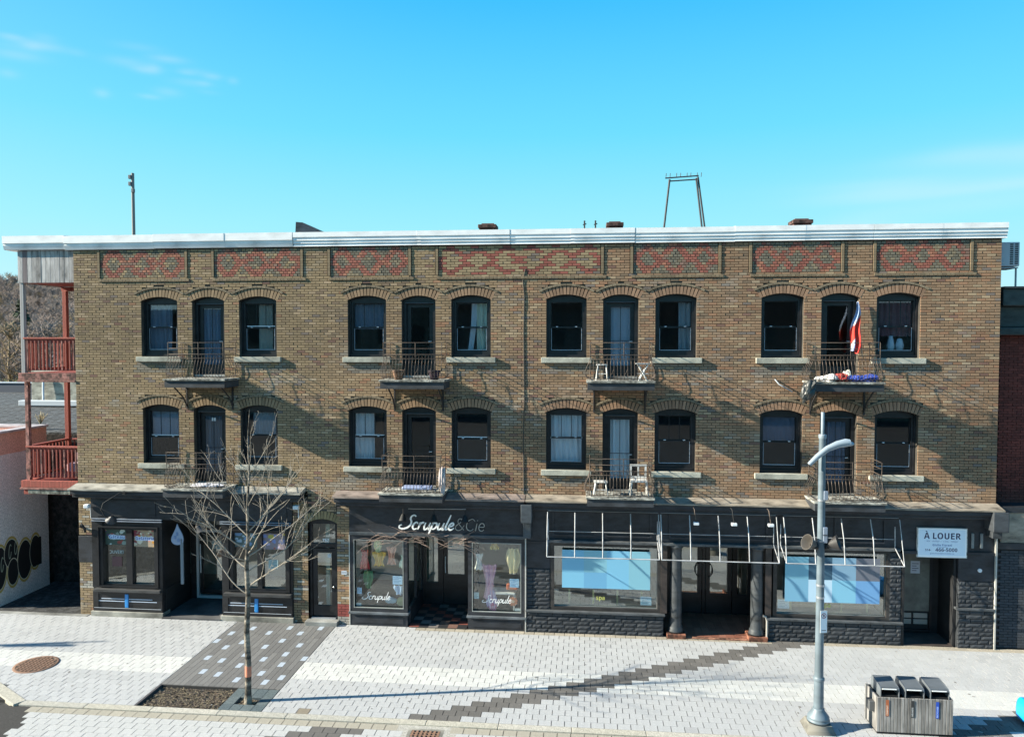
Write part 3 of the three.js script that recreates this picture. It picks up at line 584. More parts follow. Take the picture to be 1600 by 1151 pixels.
// bricks above the house door arch
{
  const list = bricks, o = { cx: -7.38, hw: .42, spring: 2.86 }, r = arcR(.42), yc = o.spring + RISE - r, am = Math.asin(.42 / r);
  for (let k = 0; k < 11; k++) { const a = am * (1 - 2 * (k + .5) / 11), rad = r + .118, v = rr(.8, 1.15); list.push({ x: o.cx + rad * Math.sin(a), y: yc + rad * Math.cos(a), z: -.033, w: 2 * am * r / 11 - .006, h: .225, d: .07, rz: -a, c: col(.25 * v, .19 * v, .1 * v) }); }
  for (let y = 3.0 + .08; y < 3.74; y += BH) for (let x = -7.8 + (Math.round(y / BH) % 2) * .11; x < -6.97; x += BL) { const dy = y - yc; if (dy < r + .25 && Math.abs(x + .1 - o.cx) < Math.sqrt(Math.max(0, (r + .25) ** 2 - dy * dy))) continue; const x1 = Math.min(-6.97, x + BL); list.push({ x: (x + x1) / 2, y, z: -.035, w: x1 - x - JT, h: BH - JT, d: .07, c: brickTone(x, y) }); }
  setBricks();
}
{ // --- the lingerie shop with the script sign
  const s = group('shopfront', bld);
  cornice(s, -6.95, -1.62, 3.7, .42, M(.30, .24, .21, { rough: .7, map: T.scuff }));
  mesh('fascia', s, B(-6.58, -1.63, 2.66, 3.45, -.3, .06), mNavy);
  mesh('fascia_trim', s, RB(-6.58, -1.63, 2.57, 2.66, -.1, .1, .012, 2), M(.085, .1, .115, { rough: .5, map: T.scuff }));
  const mEdge = M(.36, .38, .36, { rough: .4, metal: .4 });
  for (const [a, b] of [[-6.58, -4.93], [-3.22, -1.63]]) {
    mesh('kick_panel', s, MG([B(a, b, 0, .34, -.3, .04), B(a + .12, b - .12, .08, .26, .04, .055)]), mNavy);
    mesh('window_ledge', s, RB(a - .03, b + .04, .34, .4, -.25, .11, .01, 2), M(.16, .18, .2, { rough: .5, map: T.scuff }));
    mesh('frame', s, MG([B(a, a + .11, .4, 2.57, -.14, .04), B(b - .11, b, .4, 2.57, -.14, .04), B(a + .11, b - .11, 2.44, 2.57, -.14, .04), B(a + .11, b - .11, .4, .5, -.14, .04)]), mNavy);
    mesh('metal_edge', s, frameOf(a + .13, b - .13, .52, 2.42, .018, .0, .045), mEdge);
    mesh('pane', s, B(a + .11, b - .11, .5, 2.44, -.06, -.056), mDisplayGlass);
  }
  mesh('edge_strip', s, B(-6.6, -6.575, 0, 2.57, .0, .05), M(.5, .48, .44)); mesh('edge_strip', s, B(-1.635, -1.605, 0, 2.6, .0, .08), M(.5, .48, .44));
  // recessed entrance
  for (const x of [-4.93, -3.22]) { const k = x < -4 ? 1 : -1, q = B(0, .06, 0, 1, 0, 1);
    mesh('entrance_frame', s, MG([B(x - .04, x + .04, 0, .5, -1.8, -.15), B(x - .04, x + .04, 2.44, 2.66, -1.8, -.15), B(x - .04, x + .04, .5, 2.44, -1.8, -1.7), B(x - .04, x + .04, .5, 2.44, -.98, -.92)]), mNavy);
    mesh('pane', s, B(x - .003, x + .003, .5, 2.44, -1.7, -.15), mShopGlass); }
  mesh('entrance_ceiling', s, B(-4.95, -3.2, 2.66, 2.75, -1.9, -.3), mBlackMatt);
  mesh('door_frame', s, MG([B(-4.89, -4.78, .03, 2.66, -1.86, -1.76), B(-4.42, -4.26, .03, 2.66, -1.86, -1.76), B(-3.48, -3.26, .03, 2.66, -1.86, -1.76), B(-4.78, -4.42, .03, .7, -1.86, -1.77), B(-4.78, -4.42, 2.3, 2.66, -1.86, -1.77), B(-4.26, -3.48, 2.36, 2.66, -1.86, -1.77)]), mBlack);
  mesh('door_leaf', s, MG([B(-4.25, -4.13, .04, 2.35, -1.84, -1.79), B(-3.62, -3.49, .04, 2.35, -1.84, -1.79), B(-4.13, -3.62, .04, .95, -1.84, -1.79), B(-4.13, -3.62, 2.22, 2.35, -1.84, -1.79)]), mBlack);
  mesh('pane', s, B(-4.13, -3.62, .95, 2.22, -1.82, -1.816), mShopGlass); mesh('pane', s, B(-4.78, -4.42, .7, 2.3, -1.82, -1.816), mShopGlass);
  mesh('door_pull', s, limb([[-4.19, 1.0, -1.77], [-4.19, 1.3, -1.74], [-4.19, 1.5, -1.77]], .014, 6), mPale);
  mesh('floor_bed', s, B(-4.89, -3.26, -.06, .018, -1.76, .06), mMortar);
  const mt = [M(.2, .06, .045, { rough: .6 }), M(.025, .025, .028, { rough: .5 }), M(.17, .15, .14, { rough: .6 }), M(.16, .09, .07, { rough: .6 })], gt = RB(-.5, .5, -.5, .5, -.5, .5, .02, 1);
  for (let i = 0; i < 6; i++) for (let j = 0; j < 7; j++) { const o = mesh('floor_tile', s, gt, mt[(i + j) % 2 ? 1 : [0, 2, 3][(i * 2 + j) % 3]]); o.scale.set(.266, .02, .254); o.position.set(-4.885 + (i + .5) * .271, .022, -1.755 + (j + .5) * .259); }
}
{ // --- the two spa windows with dark split stone below, and the column porch between
  const s = group('shopfront', bld);
  cornice(s, -1.6, 10.6, 3.7, .42, mCap);
  mesh('fascia', s, B(-1.6, 10.56, 2.52, 3.45, -.3, .0), mNavy);
  // framed wall panels behind the awning tubes
  for (const [a, b] of [[-.95, .35], [.5, 1.85], [2.2, 4.9], [5.1, 6.35], [6.5, 7.9]]) { mesh('fascia_frame', s, frameOf(a + .1, b - .1, 2.72, 3.3, .05, 0, .035), mNavy); }
  mesh('fascia_ledge', s, RB(-.98, 8.2, 2.5, 2.57, -.1, .12, .012, 2), M(.12, .13, .14, { rough: .5, map: T.scuff }));
  stoneWall(s, -1.6, -.95, .62, 1.75, .0);
  mesh('plain_wall', s, B(-1.6, -.95, 1.76, 2.51, -.3, .01), mNavy);
  stoneWall(s, -1.6, 2.12, .0, .57, .04);
  mesh('stone_ledge', s, RB(-1.62, 2.16, .57, .63, -.25, .13, .012, 2), M(.1, .11, .12, { rough: .7, map: T.scuff }));
  stoneWall(s, 4.88, 8.27, .0, .57, .04);
  mesh('stone_ledge', s, RB(4.84, 8.3, .57, .63, -.25, .13, .012, 2), M(.1, .11, .12, { rough: .7, map: T.scuff }));
  stoneWall(s, 7.97, 8.27, .63, 2.45, .0);
  const mBrown = M(.045, .04, .038, { rough: .5, map: T.scuff });
  for (const [a, b] of [[-.84, 1.96], [5.1, 7.9]]) {
    mesh('frame', s, frameOf(a, b, .72, 2.4, .1, -.14, .02), mBrown);
    mesh('pane', s, B(a, b, .72, 2.4, -.08, -.076), mShopGlass);
    mesh('metal_edge', s, MG([B(a, b, .72, .735, -.076, -.05), B(b - .015, b, .735, 2.4, -.076, -.05)]), M(.3, .31, .3, { metal: .5, rough: .4 }));
    for (let k = 0; k < 4; k++) mesh('blind_strip', s, B(lerp(a, b, .14 + k * .235), lerp(a, b, .14 + k * .235) + .05, .76, 1.15, -.2, -.19), M(.42, .40, .22));
    mesh('window_board', s, B(a, b, .62, .71, -.9, -.14), M(.3, .3, .27));
  }
  // porch
  for (const x of [2.14, 4.88]) { mesh('porch_wall', s, B(x - .05, x + .05, 0, 2.52, -1.8, -.3), mBlackMatt); mesh('porch_jamb', s, B(x - .09, x + .07, .64, 2.52, -.29, .05), M(.06, .045, .04, { rough: .5, map: T.scuff })); }
  mesh('porch_ceiling', s, B(2.19, 4.83, 2.44, 2.51, -1.9, -.05), mBlackMatt);
  for (const x of [2.46, 4.6]) {
    const c = mesh('column', s, lathe([[.0, 2.52], [.2, 2.52], [.2, 2.44], [.155, 2.4], [.15, 2.2], [.16, 1.2], [.162, .3], [.19, .26], [.19, .2], [.21, .17], [.21, .12], [0, .12]], 28), M(.06, .068, .076, { rough: .45, map: T.scuff })); c.position.set(x, 0, -.08);
    mesh('column_base', s, RB(x - .25, x + .25, -.03, .12, -.33, .17, .012, 2), M(.38, .15, .09, { rough: .85, map: T.coarse }));
  }
  mesh('porch_floor_bed', s, B(2.2, 4.83, -.06, .012, -1.75, .02), mMortar);
  const mt = [M(.22, .09, .06, { rough: .6 }), M(.19, .075, .05, { rough: .6 }), M(.25, .11, .075, { rough: .65 })], gt = RB(-.5, .5, -.5, .5, -.5, .5, .02, 1);
  for (let i = 0; i < 13; i++) for (let j = 0; j < 8; j++) { const o = mesh('floor_tile', s, gt, mt[Math.floor(R() * 3)]); o.scale.set(.197, .02, .216); o.position.set(2.205 + (i + .5) * .2019, .018, -1.745 + (j + .5) * .2195); }
  mesh('door_step', s, RB(2.22, 4.81, -.04, .03, .022, .14, .01, 1), M(.42, .2, .13, { rough: .85, map: T.coarse }));
  mesh('porch_door_frame', s, MG([B(2.2, 2.62, .03, 2.44, -1.84, -1.76), B(3.42, 3.5, .03, 2.44, -1.84, -1.76), B(4.28, 4.42, .03, 2.44, -1.84, -1.76), B(4.7, 4.82, .03, 2.44, -1.84, -1.76), B(2.62, 4.7, 2.3, 2.44, -1.84, -1.76)]), mBlack);
  for (const [a, b, k] of [[2.64, 3.4, 1], [3.52, 4.26, -1]]) { mesh('door_leaf', s, MG([B(a, a + .12, .04, 2.28, -1.82, -1.77), B(b - .12, b, .04, 2.28, -1.82, -1.77), B(a + .12, b - .12, .04, .62, -1.82, -1.77), B(a + .12, b - .12, 2.2, 2.28, -1.82, -1.77)]), mBlack); mesh('pane', s, B(a + .12, b - .12, .62, 2.2, -1.8, -1.796), mShopGlass);
    mesh('door_pull', s, limb(Array.from({ length: 13 }, (_, i) => { const t = (i / 12 - .5) * Math.PI; return [(k > 0 ? b - .06 : a + .06) - k * .13 * Math.cos(t), 1.32 + .2 * Math.sin(t), -1.74]; }), .013, 6), mBlackMatt); }
  mesh('pane', s, B(4.42, 4.7, .62, 2.3, -1.8, -1.796), mShopGlass); mesh('side_panel', s, B(4.42, 4.7, .04, .62, -1.82, -1.78), mBlack);
  mesh('downpipe', s, limb([[4.84, .05, .08], [4.84, .55, .08], [4.8, .66, .1], [4.72, .68, .1]], .03, 8), M(.3, .29, .27, { rough: .6 }));
  // the side entrance by the stone pillar
  mesh('entry_back', s, B(8.3, 9.62, 0, 2.52, -1.0, -.9), mBlackMatt);
  mesh('entry_wall', s, B(9.6, 9.66, 0, 2.52, -.9, -.05), mBlackMatt);
  mesh('entry_wall', s, B(8.28, 8.34, 0, 2.52, -.9, .04), mBlackMatt);
  mesh('entry_door', s, B(8.5, 9.36, .62, 2.34, -.9, -.87), M(.22, .23, .20, { rough: .5, map: T.patch }));
  mesh('entry_door_frame', s, frameOf(8.5, 9.36, .12, 2.34, .06, -.9, -.84), mBlack);
  for (let k = 0; k < 2; k++) for (let j = 0; j < 2; j++) mesh('lower_pane', s, B(8.54 + k * .42, 8.9 + k * .42, .26 + j * .17, .39 + j * .17, -.895, -.87), M(.26, .27, .25, { rough: .3 }));
  mesh('entry_floor', s, B(8.34, 9.6, -.05, .02, -.9, .02), M(.11, .08, .07, { rough: .8, map: T.stain }));
  stoneWall(s, 9.68, 10.56, .0, 1.0, .04, 0, .36); stoneWall(s, 9.68, 10.56, 1.06, 1.75, .02, 0, .36);
  mesh('plain_wall', s, B(9.68, 10.56, 1.755, 2.51, -.3, .03), mNavy);
  mesh('stone_ledge', s, RB(9.62, 10.57, 1.0, 1.06, -.2, .11, .012, 2), M(.1, .11, .12, { rough: .7, map: T.scuff }));
  mesh('edge_strip', s, B(10.561, 10.60, 0, 3.3, .0, .09), M(.42, .41, .38));
  mesh('entry_lintel', s, B(8.27, 10.56, 2.44, 2.52, -.1, .06), mNavy);
  mesh('corner_bracket', s, MG([RB(10.3, 10.68, 3.15, 3.66, 0, .46, .02, 2), RB(10.36, 10.6, 2.95, 3.15, 0, .3, .02, 2)]), M(.06, .068, .078, { rough: .6, map: T.scuff }));
  mesh('corner_bracket', s, MG([RB(-1.72, -1.42, 3.1, 3.6, .02, .47, .02, 2), RB(-1.68, -1.46, 2.62, 3.1, .02, .2, .02, 2)]), M(.07, .085, .1, { rough: .6, map: T.scuff }));
  for (const x of [9.98, 10.2]) mesh('fascia_vent', s, RB(x, x + .07, 2.62, 3.02, 0, .05, .02, 2), M(.16, .18, .19, { rough: .5 }));
  mesh('wall_button', s, new THREE.CylinderGeometry(.05, .05, .03, 16).rotateX(Math.PI / 2).translate(10.2, 2.05, .045), mPale);
}
// ---- roof pieces: brick chimneys and a sheet metal hood
for (const [x, w] of [[-3.2, .6], [.92, .55], [6.74, .62]]) {
  const c = group('chimney', bld), mc = M(.2, .07, .05, { rough: .9, map: T.coarse });
  mesh('stack', c, B(x - w / 2 + .04, x + w / 2 - .04, 10.9, 11.66, -4.5, -4), mc);
  mesh('crown', c, RB(x - w / 2, x + w / 2, 11.66, 11.78, -4.55, -3.95, .02, 2), M(.17, .09, .075, { rough: .9, map: T.coarse }));
  mesh('flue', c, B(x - w / 3, x + w / 3, 11.78, 11.83, -4.4, -4.1), M(.13, .07, .06, { rough: .9 }));
}
{
  const S = new THREE.Shape([[-9.25, 10.9], [-9.2, 11.78], [-8.98, 11.76], [-8.4, 11.5], [-8.38, 10.9]].map(p => new THREE.Vector2(...p)));
  mesh('roof_hood', bld, uvm(new THREE.ExtrudeGeometry(S, { depth: .7, bevelEnabled: false }).translate(0, 0, -3.6)), M(.07, .085, .11, { rough: .4, metal: .5, map: T.scuff }));
  for (const x of [-.05, .3]) mesh('roof_vent', bld, MG([limb([[x, 10.9, -4], [x, 11.85, -4]], .025, 6), limb([[x - .05, 11.72, -4], [x + .06, 11.75, -4]], .018, 5)]), mBlackMatt);
}

// ================================================================ SIGNS AND FITTINGS ON THE FRONT
// brush lettering: each stroke is a ribbon with thickness
const GLYPH = {
  S: { w: 1.22, s: [[[1.45, 1.85], [1.15, 2.05], [.78, 1.9], [.72, 1.5], [.95, 1.1], [.92, .6], [.5, .15], [-.1, .02], [-.6, .2], [-.62, .5], [-.3, .62]]] },
  c: { w: .95, s: [[[.8, .84], [.52, 1.02], [.2, .75], [.14, .3], [.38, 0], [.82, .1]]] },
  r: { w: .82, s: [[[.16, 1.05], [.12, .5], [.04, -.02]], [[.12, .5], [.34, .9], [.58, 1.02], [.74, .92]]] },
  u: { w: 1.08, s: [[[.14, 1.02], [.06, .4], [.22, .0], [.5, .1], [.74, .5]], [[.84, 1.02], [.74, .4], [.84, .0], [1.04, .12]]] },
  p: { w: .95, s: [[[.16, 1.05], [.05, .2], [-.1, -.95]], [[.1, .6], [.35, .98], [.68, .9], [.76, .5], [.5, .1], [.2, .08]]] },
  l: { w: .48, s: [[[.4, 2.2], [.24, 1.2], [.12, .3], [.26, .02], [.5, .12]]] },
  e: { w: .85, s: [[[.12, .45], [.5, .55], [.7, .8], [.5, 1.02], [.2, .8], [.1, .35], [.32, .02], [.65, .08], [.9, .3]]] },
};
const THIN = {
  '&': { w: 1.5, s: [[[1.35, .05], [.35, 1.2], [.45, 1.6], [.8, 1.6], [.85, 1.25], [.2, .65], [.15, .25], [.5, .02], [.95, .15], [1.3, .75]]] },
  C: { w: 1.35, s: [[[1.2, 1.35], [.85, 1.62], [.35, 1.4], [.12, .8], [.3, .2], [.75, 0], [1.15, .25]]] },
  i: { w: .42, s: [[[.18, 1.05], [.14, 0]], [[.2, 1.4], [.205, 1.5]]] }, e: { w: .95, s: [[[.12, .55], [.8, .58], [.68, 1], [.35, 1.05], [.1, .6], [.25, .1], [.6, 0], [.85, .2]]] },
};
function ribbon(pts, wid, depth, sc, x0, y0, slant) {
  const c = new THREE.CatmullRomCurve3(pts.map(p => V(x0 + (p[0] + p[1] * slant) * sc, y0 + p[1] * sc, 0)), false, 'centripetal'), n = 8 + pts.length * 5, P = c.getPoints(n), pos = [];
  const L = [], Q = [];
  for (let i = 0; i <= n; i++) { const t = c.getTangent(i / n), k = i / n, w = wid * sc * (.55 + .45 * Math.sin(Math.PI * clamp(k * .92 + .06))) / 2; L.push([P[i].x - t.y * w, P[i].y + t.x * w]); Q.push([P[i].x + t.y * w, P[i].y - t.x * w]); }
  const tri = (a, b, d) => pos.push(...a, ...b, ...d), f = (p, z) => [p[0], p[1], z];
  for (let i = 0; i < n; i++) { const a = L[i], b = L[i + 1], d = Q[i], e = Q[i + 1];
    tri(f(a, depth), f(d, depth), f(e, depth)); tri(f(a, depth), f(e, depth), f(b, depth));
    if (depth > .002) { tri(f(a, 0), f(a, depth), f(b, depth)); tri(f(a, 0), f(b, depth), f(b, 0)); tri(f(d, depth), f(d, 0), f(e, 0)); tri(f(d, depth), f(e, 0), f(e, depth)); } }
  const g = new THREE.BufferGeometry(); g.setAttribute('position', new THREE.Float32BufferAttribute(pos, 3)); g.computeVertexNormals(); return uvm(g);
}
function lettering(par, text, set, x, y, sc, wid, depth, slant, z, mat) {
  for (const ch of text) { const q = set[ch]; const o = mesh('letter', par, MG(q.s.map(s => ribbon(s, wid, depth, sc, 0, 0, slant))), mat); o.position.set(x, y, z); x += q.w * sc; }
  return x;
}
const mSignWhite = M(.92, .92, .9, { rough: .45 }), mSignGrey = M(.42, .41, .38, { rough: .4, metal: .3 });
{
  const sg = thing('script_sign', 'white brushed lettering Scrupule & Cie across dark navy fascia', 'sign', [-5.1, 2.75, .06]);
  const x = lettering(sg, 'Scrupule', GLYPH, .06, .03, .19, .25, .035, .3, .004, mSignWhite);
  lettering(sg, '&Cie', THIN, x + .03, .02, .2, .1, .03, .16, .004, mSignGrey);
  for (const [x0, y0, lab] of [[-6.2, .72, 'white brushed shop name decal on the lingerie window beside brick pier'], [-2.78, .74, 'white brushed shop name decal on the lingerie window with orange flower']]) {
    const d = thing('window_lettering', lab, 'decal', [x0, y0, -.052]);
    lettering(d, 'Scrupule', GLYPH, 0, 0, .1, .2, .002, .25, 0, mSignWhite);
  }
}
{ // À LOUER board
  const s = thing('rental_sign', 'pale blue and white À LOUER board with telephone number on dark fascia', 'sign', [9.25, 2.36, .06]);
  mesh('board', s, B(-.62, .62, 0, .78, -.055, -.0), mWhite);
  const t = canvasTex(1024, 640, (c, w, h) => {
    c.fillStyle = '#f2f5f8'; c.fillRect(0, 0, w, h); c.fillStyle = '#dbe9f7'; c.fillRect(26, 24, w - 52, h - 60);
    c.fillStyle = '#141a4a'; c.textAlign = 'center'; c.font = 'bold 190px sans-serif'; c.fillText('À LOUER', w / 2, 232);
    c.font = '46px sans-serif'; c.fillStyle = '#4a6a9a'; c.fillText('RDC · 4500pi² — 3 ETG. · 1900pi²', w / 2, 300);
    c.font = 'bold 64px sans-serif'; c.fillStyle = '#39629c'; c.fillText('Giulio Fiorani', w / 2, 390); c.fillRect(w / 2 - 110, 408, 220, 6);
    c.fillStyle = '#1d2556'; c.font = 'bold 112px sans-serif'; c.fillText('466-5000', w / 2 + 90, 512); c.font = 'bold 66px sans-serif'; c.fillText('514-', 215, 505);
    c.font = '40px sans-serif'; c.fillStyle = '#3d5c90'; c.fillText('giulio.fiorani@immobilier.ca', w / 2, 568);
  });
  mesh('print', s, new THREE.PlaneGeometry(1.2, .75).translate(0, .39, .004), new THREE.MeshStandardMaterial({ map: t, roughness: .5 }));
}
// prints inside the shop windows
function print(name, label, cat, x0, x1, y0, y1, z, w, h, draw, grp, rotY) {
  const o = one(name, label, cat, new THREE.BoxGeometry(x1 - x0, y1 - y0, .004), new THREE.MeshStandardMaterial({ map: canvasTex(w, h, draw), roughness: .6 }), grp);
  o.position.set((x0 + x1) / 2, (y0 + y1) / 2, z); if (rotY) o.rotation.y = rotY; return o;
}
const splash = (c, w, h, cols, s) => { let q = s; const r = () => ((q = (q * 16807) % 2147483647) / 2147483647); for (const [cl, n] of cols) for (let i = 0; i < n; i++) { c.fillStyle = cl; c.beginPath(); const x = r() * w, y = r() * h, a = w * (.04 + r() * .1); for (let k = 0; k < 9; k++) { const t = k / 9 * 6.283, d = a * (.6 + r() * .6); c.lineTo(x + d * Math.cos(t), y + d * .8 * Math.sin(t)); } c.fill(); } };
const outlineText = (c, t, x, y, px, fill, edge) => { c.font = `bold ${px}px sans-serif`; c.textAlign = 'center'; c.lineJoin = 'round'; c.lineWidth = px * .28; c.strokeStyle = edge; c.strokeText(t, x, y); c.fillStyle = fill; c.fillText(t, x, y); };
print('window_print', 'colourful cake print with pale lettering on shop window nearest the lane', 'print', -13.94, -13.26, 2.06, 2.52, -.09, 340, 240, (c, w, h) => { c.fillStyle = '#3f5148'; c.fillRect(0, 0, w, h); splash(c, w, h, [['#c0a060', 4], ['#8a4038', 5], ['#5a3f62', 4], ['#b9c4c0', 4], ['#7f8f88', 4]], 77); outlineText(c, 'Gâteau', w * .52, h * .6, 70, '#4d6aa8', '#cfe0f2'); });
print('window_print', 'pink and cream ice cream print reading Gelateria on shop window', 'print', -13.06, -12.39, 2.02, 2.52, -.09, 340, 250, (c, w, h) => { c.fillStyle = '#a8937c'; c.fillRect(0, 0, w, h); splash(c, w, h, [['#8d3f4c', 7], ['#c8a878', 4], ['#b5625c', 5], ['#d8cdb8', 5], ['#c58a3c', 2]], 177); outlineText(c, 'Gelateria', w * .5, h * .6, 66, '#5060a8', '#dfe4f4'); });
print('window_print', 'pale blue emblem print in cake shop window behind the young tree', 'print', -10.0, -9.31, 2.1, 2.5, -.09, 340, 220, (c, w, h) => { c.fillStyle = '#4e5f5e'; c.fillRect(0, 0, w, h); splash(c, w, h, [['#8fa6b8', 7], ['#6f8fb5', 5], ['#a9bccb', 4]], 277); });
print('window_print', 'lilac and red dessert print in cake shop window beside brick pier', 'print', -9.15, -8.47, 2.05, 2.52, -.09, 340, 240, (c, w, h) => { c.fillStyle = '#8d7f86'; c.fillRect(0, 0, w, h); splash(c, w, h, [['#7f8cc0', 8], ['#a84f45', 3], ['#c0b0c8', 5], ['#b0a552', 2]], 377); });
{
  const op = thing('opening_decal', 'grey OUVERT lettering with red panel on cake shop window', 'decal', [-13.6, 1.85, -.085]);
  const tex = canvasTex(256, 96, (c, w, h) => { c.clearRect(0, 0, w, h); c.fillStyle = '#c3ccca'; c.font = '78px sans-serif'; c.textAlign = 'center'; c.fillText('OUVERT', w / 2, 76); });
  mesh('lettering', op, new THREE.PlaneGeometry(.42, .16), new THREE.MeshStandardMaterial({ map: tex, transparent: true, alphaTest: .35 }));
  mesh('hours_panel', op, B(-.14, .16, -.42, -.14, -.002, .002), M(.15, .07, .07, { rough: .7 }));
}
// banners behind the spa windows and the word spa
print('window_banner', 'light blue banner with one deeper block hung in spa window beside stone wall', 'banner', -.62, 1.76, 1.26, 2.3, .035, 480, 208, (c, w, h) => { c.fillStyle = '#78b4d2'; c.fillRect(0, 0, w, h); c.fillStyle = '#7fb3c4'; c.fillRect(w * .25, 0, w * .26, h * .58); c.fillRect(w * .76, 0, w * .24, h); c.fillStyle = '#68a2c6'; c.fillRect(w * .25, h * .58, w * .26, h * .42); });
print('window_banner', 'blue patchwork banner hung in spa window behind the lamp post', 'banner', 5.3, 7.72, 1.08, 2.28, .035, 480, 240, (c, w, h) => { ['#7bb0c4', '#35566c', '#7a9db6', '#686b76', '#74a6c2', '#b4cfe2', '#7db6d0', '#6a9ac8'].forEach((k, i) => { c.fillStyle = k; c.fillRect((i % 4) * w / 4, i < 4 ? 0 : h / 2, w / 4 + 1, h / 2 + 1); }); });
for (const [x, lab] of [[.43, 'yellow spa lettering on window beside painted stone wall'], [6.4, 'yellow spa lettering on window behind the lamp post']]) {
  const o = one('spa_lettering', lab, 'decal', new THREE.PlaneGeometry(.34, .2), new THREE.MeshStandardMaterial({ transparent: true, alphaTest: .35, map: canvasTex(192, 112, (c, w, h) => { c.clearRect(0, 0, w, h); c.fillStyle = '#d6d978'; c.font = '88px sans-serif'; c.textAlign = 'center'; c.fillText('spa', w / 2, 76); }) }));
  o.position.set(x, .95, -.07);
}
const note = (label, x, y, w, h, z, base = '#a9cdea', ink = '#5f86b4') => print('notice', label, 'notice', x - w / 2, x + w / 2, y - h / 2, y + h / 2, z, 96, 96, (c, W, H) => { c.fillStyle = base; c.fillRect(0, 0, W, H); c.fillStyle = ink; for (let k = 0; k < 4; k++) c.fillRect(14, 18 + k * 18, W - 28 - (k % 2) * 20, 5); });
note('pale blue notice low in spa window beside the column porch', 1.66, .92, .3, .24, -.085);
note('pale blue notice low in spa window behind the lamp post base side', 5.3, .96, .3, .24, -.085);
note('large blue notice on lingerie window left of the checkered entrance', -5.24, 1.28, .28, .24, -.07);
note('large blue notice on lingerie window beside the painted stone wall', -1.94, 1.3, .26, .24, -.07);
note('small notice low on lingerie window beside brick pier', -6.34, .95, .14, .18, -.07);
note('small notice low on lingerie window right of the checkered entrance', -3.0, .92, .14, .18, -.07, '#9fc0cc', '#5d7c8a');
note('small white card at bottom corner of lingerie window by brick pier', -6.36, .56, .14, .08, -.07, '#cfd8dc', '#76828a');
note('small white card at bottom corner of lingerie window by stone wall', -1.84, .56, .16, .08, -.07, '#d5dadb', '#76828a');
note('pale notice on cake shop window under the lilac print', -8.86, 1.62, .28, .26, -.085, '#9db0b0', '#6c7f82');
note('pale notice on the recessed cake shop door', -11.3, 1.72, .3, .26, -1.565, '#a9b6b6', '#6c7f82');
note('small white card on the arched house door', -7.23, 1.9, .1, .1, -.14, '#c8ccd0', '#8a9094');
note('white papers taped to the side entrance door', 8.98, 1.83, .24, .34, -.865, '#b8bcc8', '#3a3550');
note('pale notice on the recessed lingerie shop door', -4.04, 1.88, .12, .2, -1.81, '#a3b8c0', '#6d858f');
print('doorbell_plate', 'small pale intercom plate on brick pier beside the arched door', 'intercom', -6.83, -6.68, 1.42, 1.53, .012, 64, 48, (c, w, h) => { c.fillStyle = '#b4bcc6'; c.fillRect(0, 0, w, h); c.fillStyle = '#5c6470'; for (let i = 0; i < 4; i++) c.fillRect(8 + i * 13, 16, 7, 16); });
{ // painted tag beside the entrance
  const o = one('wall_graffiti', 'pale looping tag sprayed down the black entrance post', 'graffiti', new THREE.PlaneGeometry(.16, 1.2), new THREE.MeshStandardMaterial({ transparent: true, alphaTest: .3, map: canvasTex(96, 720, (c, w, h) => { c.clearRect(0, 0, w, h); c.strokeStyle = '#8d949a'; c.lineWidth = 7; c.lineCap = 'round'; for (let k = 0; k < 8; k++) { const y = 40 + k * 84; c.beginPath(); c.ellipse(46 + (k % 2) * 6, y, 24, 30, .4, .4, 5.2 + (k % 3)); c.stroke(); c.beginPath(); c.moveTo(22, y + 30); c.lineTo(70, y + 58); c.lineTo(30, y + 64); c.stroke(); } }) }));
  o.position.set(8.345, 1.62, -.4); o.rotation.y = Math.PI / 2; o.position.x = 8.346;
}
{ // emblem board beside the cake shop entrance
  const e = thing('emblem_sign', 'pale blue flame shaped emblem on post beside cake shop entrance', 'sign', [-11.86, 1.3, -.12]);
  mesh('post', e, RB(.2, .29, -.35, 1.0, -.03, .03, .02, 2), M(.16, .2, .24, { rough: .5 }));
  const S = new THREE.Shape(); S.moveTo(0, 1.6); S.bezierCurveTo(.1, 1.35, .2, 1.3, .18, 1.1); S.bezierCurveTo(.16, .95, -.14, .93, -.18, 1.1); S.bezierCurveTo(-.2, 1.25, -.06, 1.35, 0, 1.6);
  mesh('emblem', e, uvm(new THREE.ExtrudeGeometry(S, { depth: .03, bevelEnabled: false }).translate(.12, -.18, 0)), M(.27, .34, .47, { rough: .5 }));
  for (const [x, y] of [[.06, 1.02], [.16, .94], [.12, 1.12]]) mesh('petal', e, RB(x - .03, x + .03, y - .05, y + .05, .03, .045, .014, 2), M(.16, .24, .42, { rough: .5 }));
}

// ---- lamps over the shop signs
function gooseneck(x, y, z, lab, dir = 1) {
  const l = thing('gooseneck_lamp', lab, 'lamp', [x, y, z]);
  mesh('arm', l, limb([[0, .1, .0], [-.05 * dir, .12, .12], [-.36 * dir, -.12, .4], [-.4 * dir, -.3, .44], [-.32 * dir, -.5, .38], [-.22 * dir, -.56, .33]], .013, 6), mBlackMatt);
  const s = mesh('shade', l, lathe([[.03, .16], [.06, .14], [.09, .06], [.15, 0], [.14, 0], [.08, .05], [.04, .12]], 20), M(.04, .04, .045, { rough: .55 })); s.position.set(-.2 * dir, -.62, .3); s.rotation.set(.5, 0, -.5 * dir);
  mesh('wall_plate', l, new THREE.CylinderGeometry(.05, .05, .03, 14).rotateX(Math.PI / 2).translate(0, .1, 0), mBlackMatt);
}
gooseneck(-13.0, 3.6, .44, 'black gooseneck lamp above the ice cream shop window nearest the lane');
gooseneck(-10.9, 3.35, .2, 'black gooseneck lamp over the recessed cake shop entrance', -1);
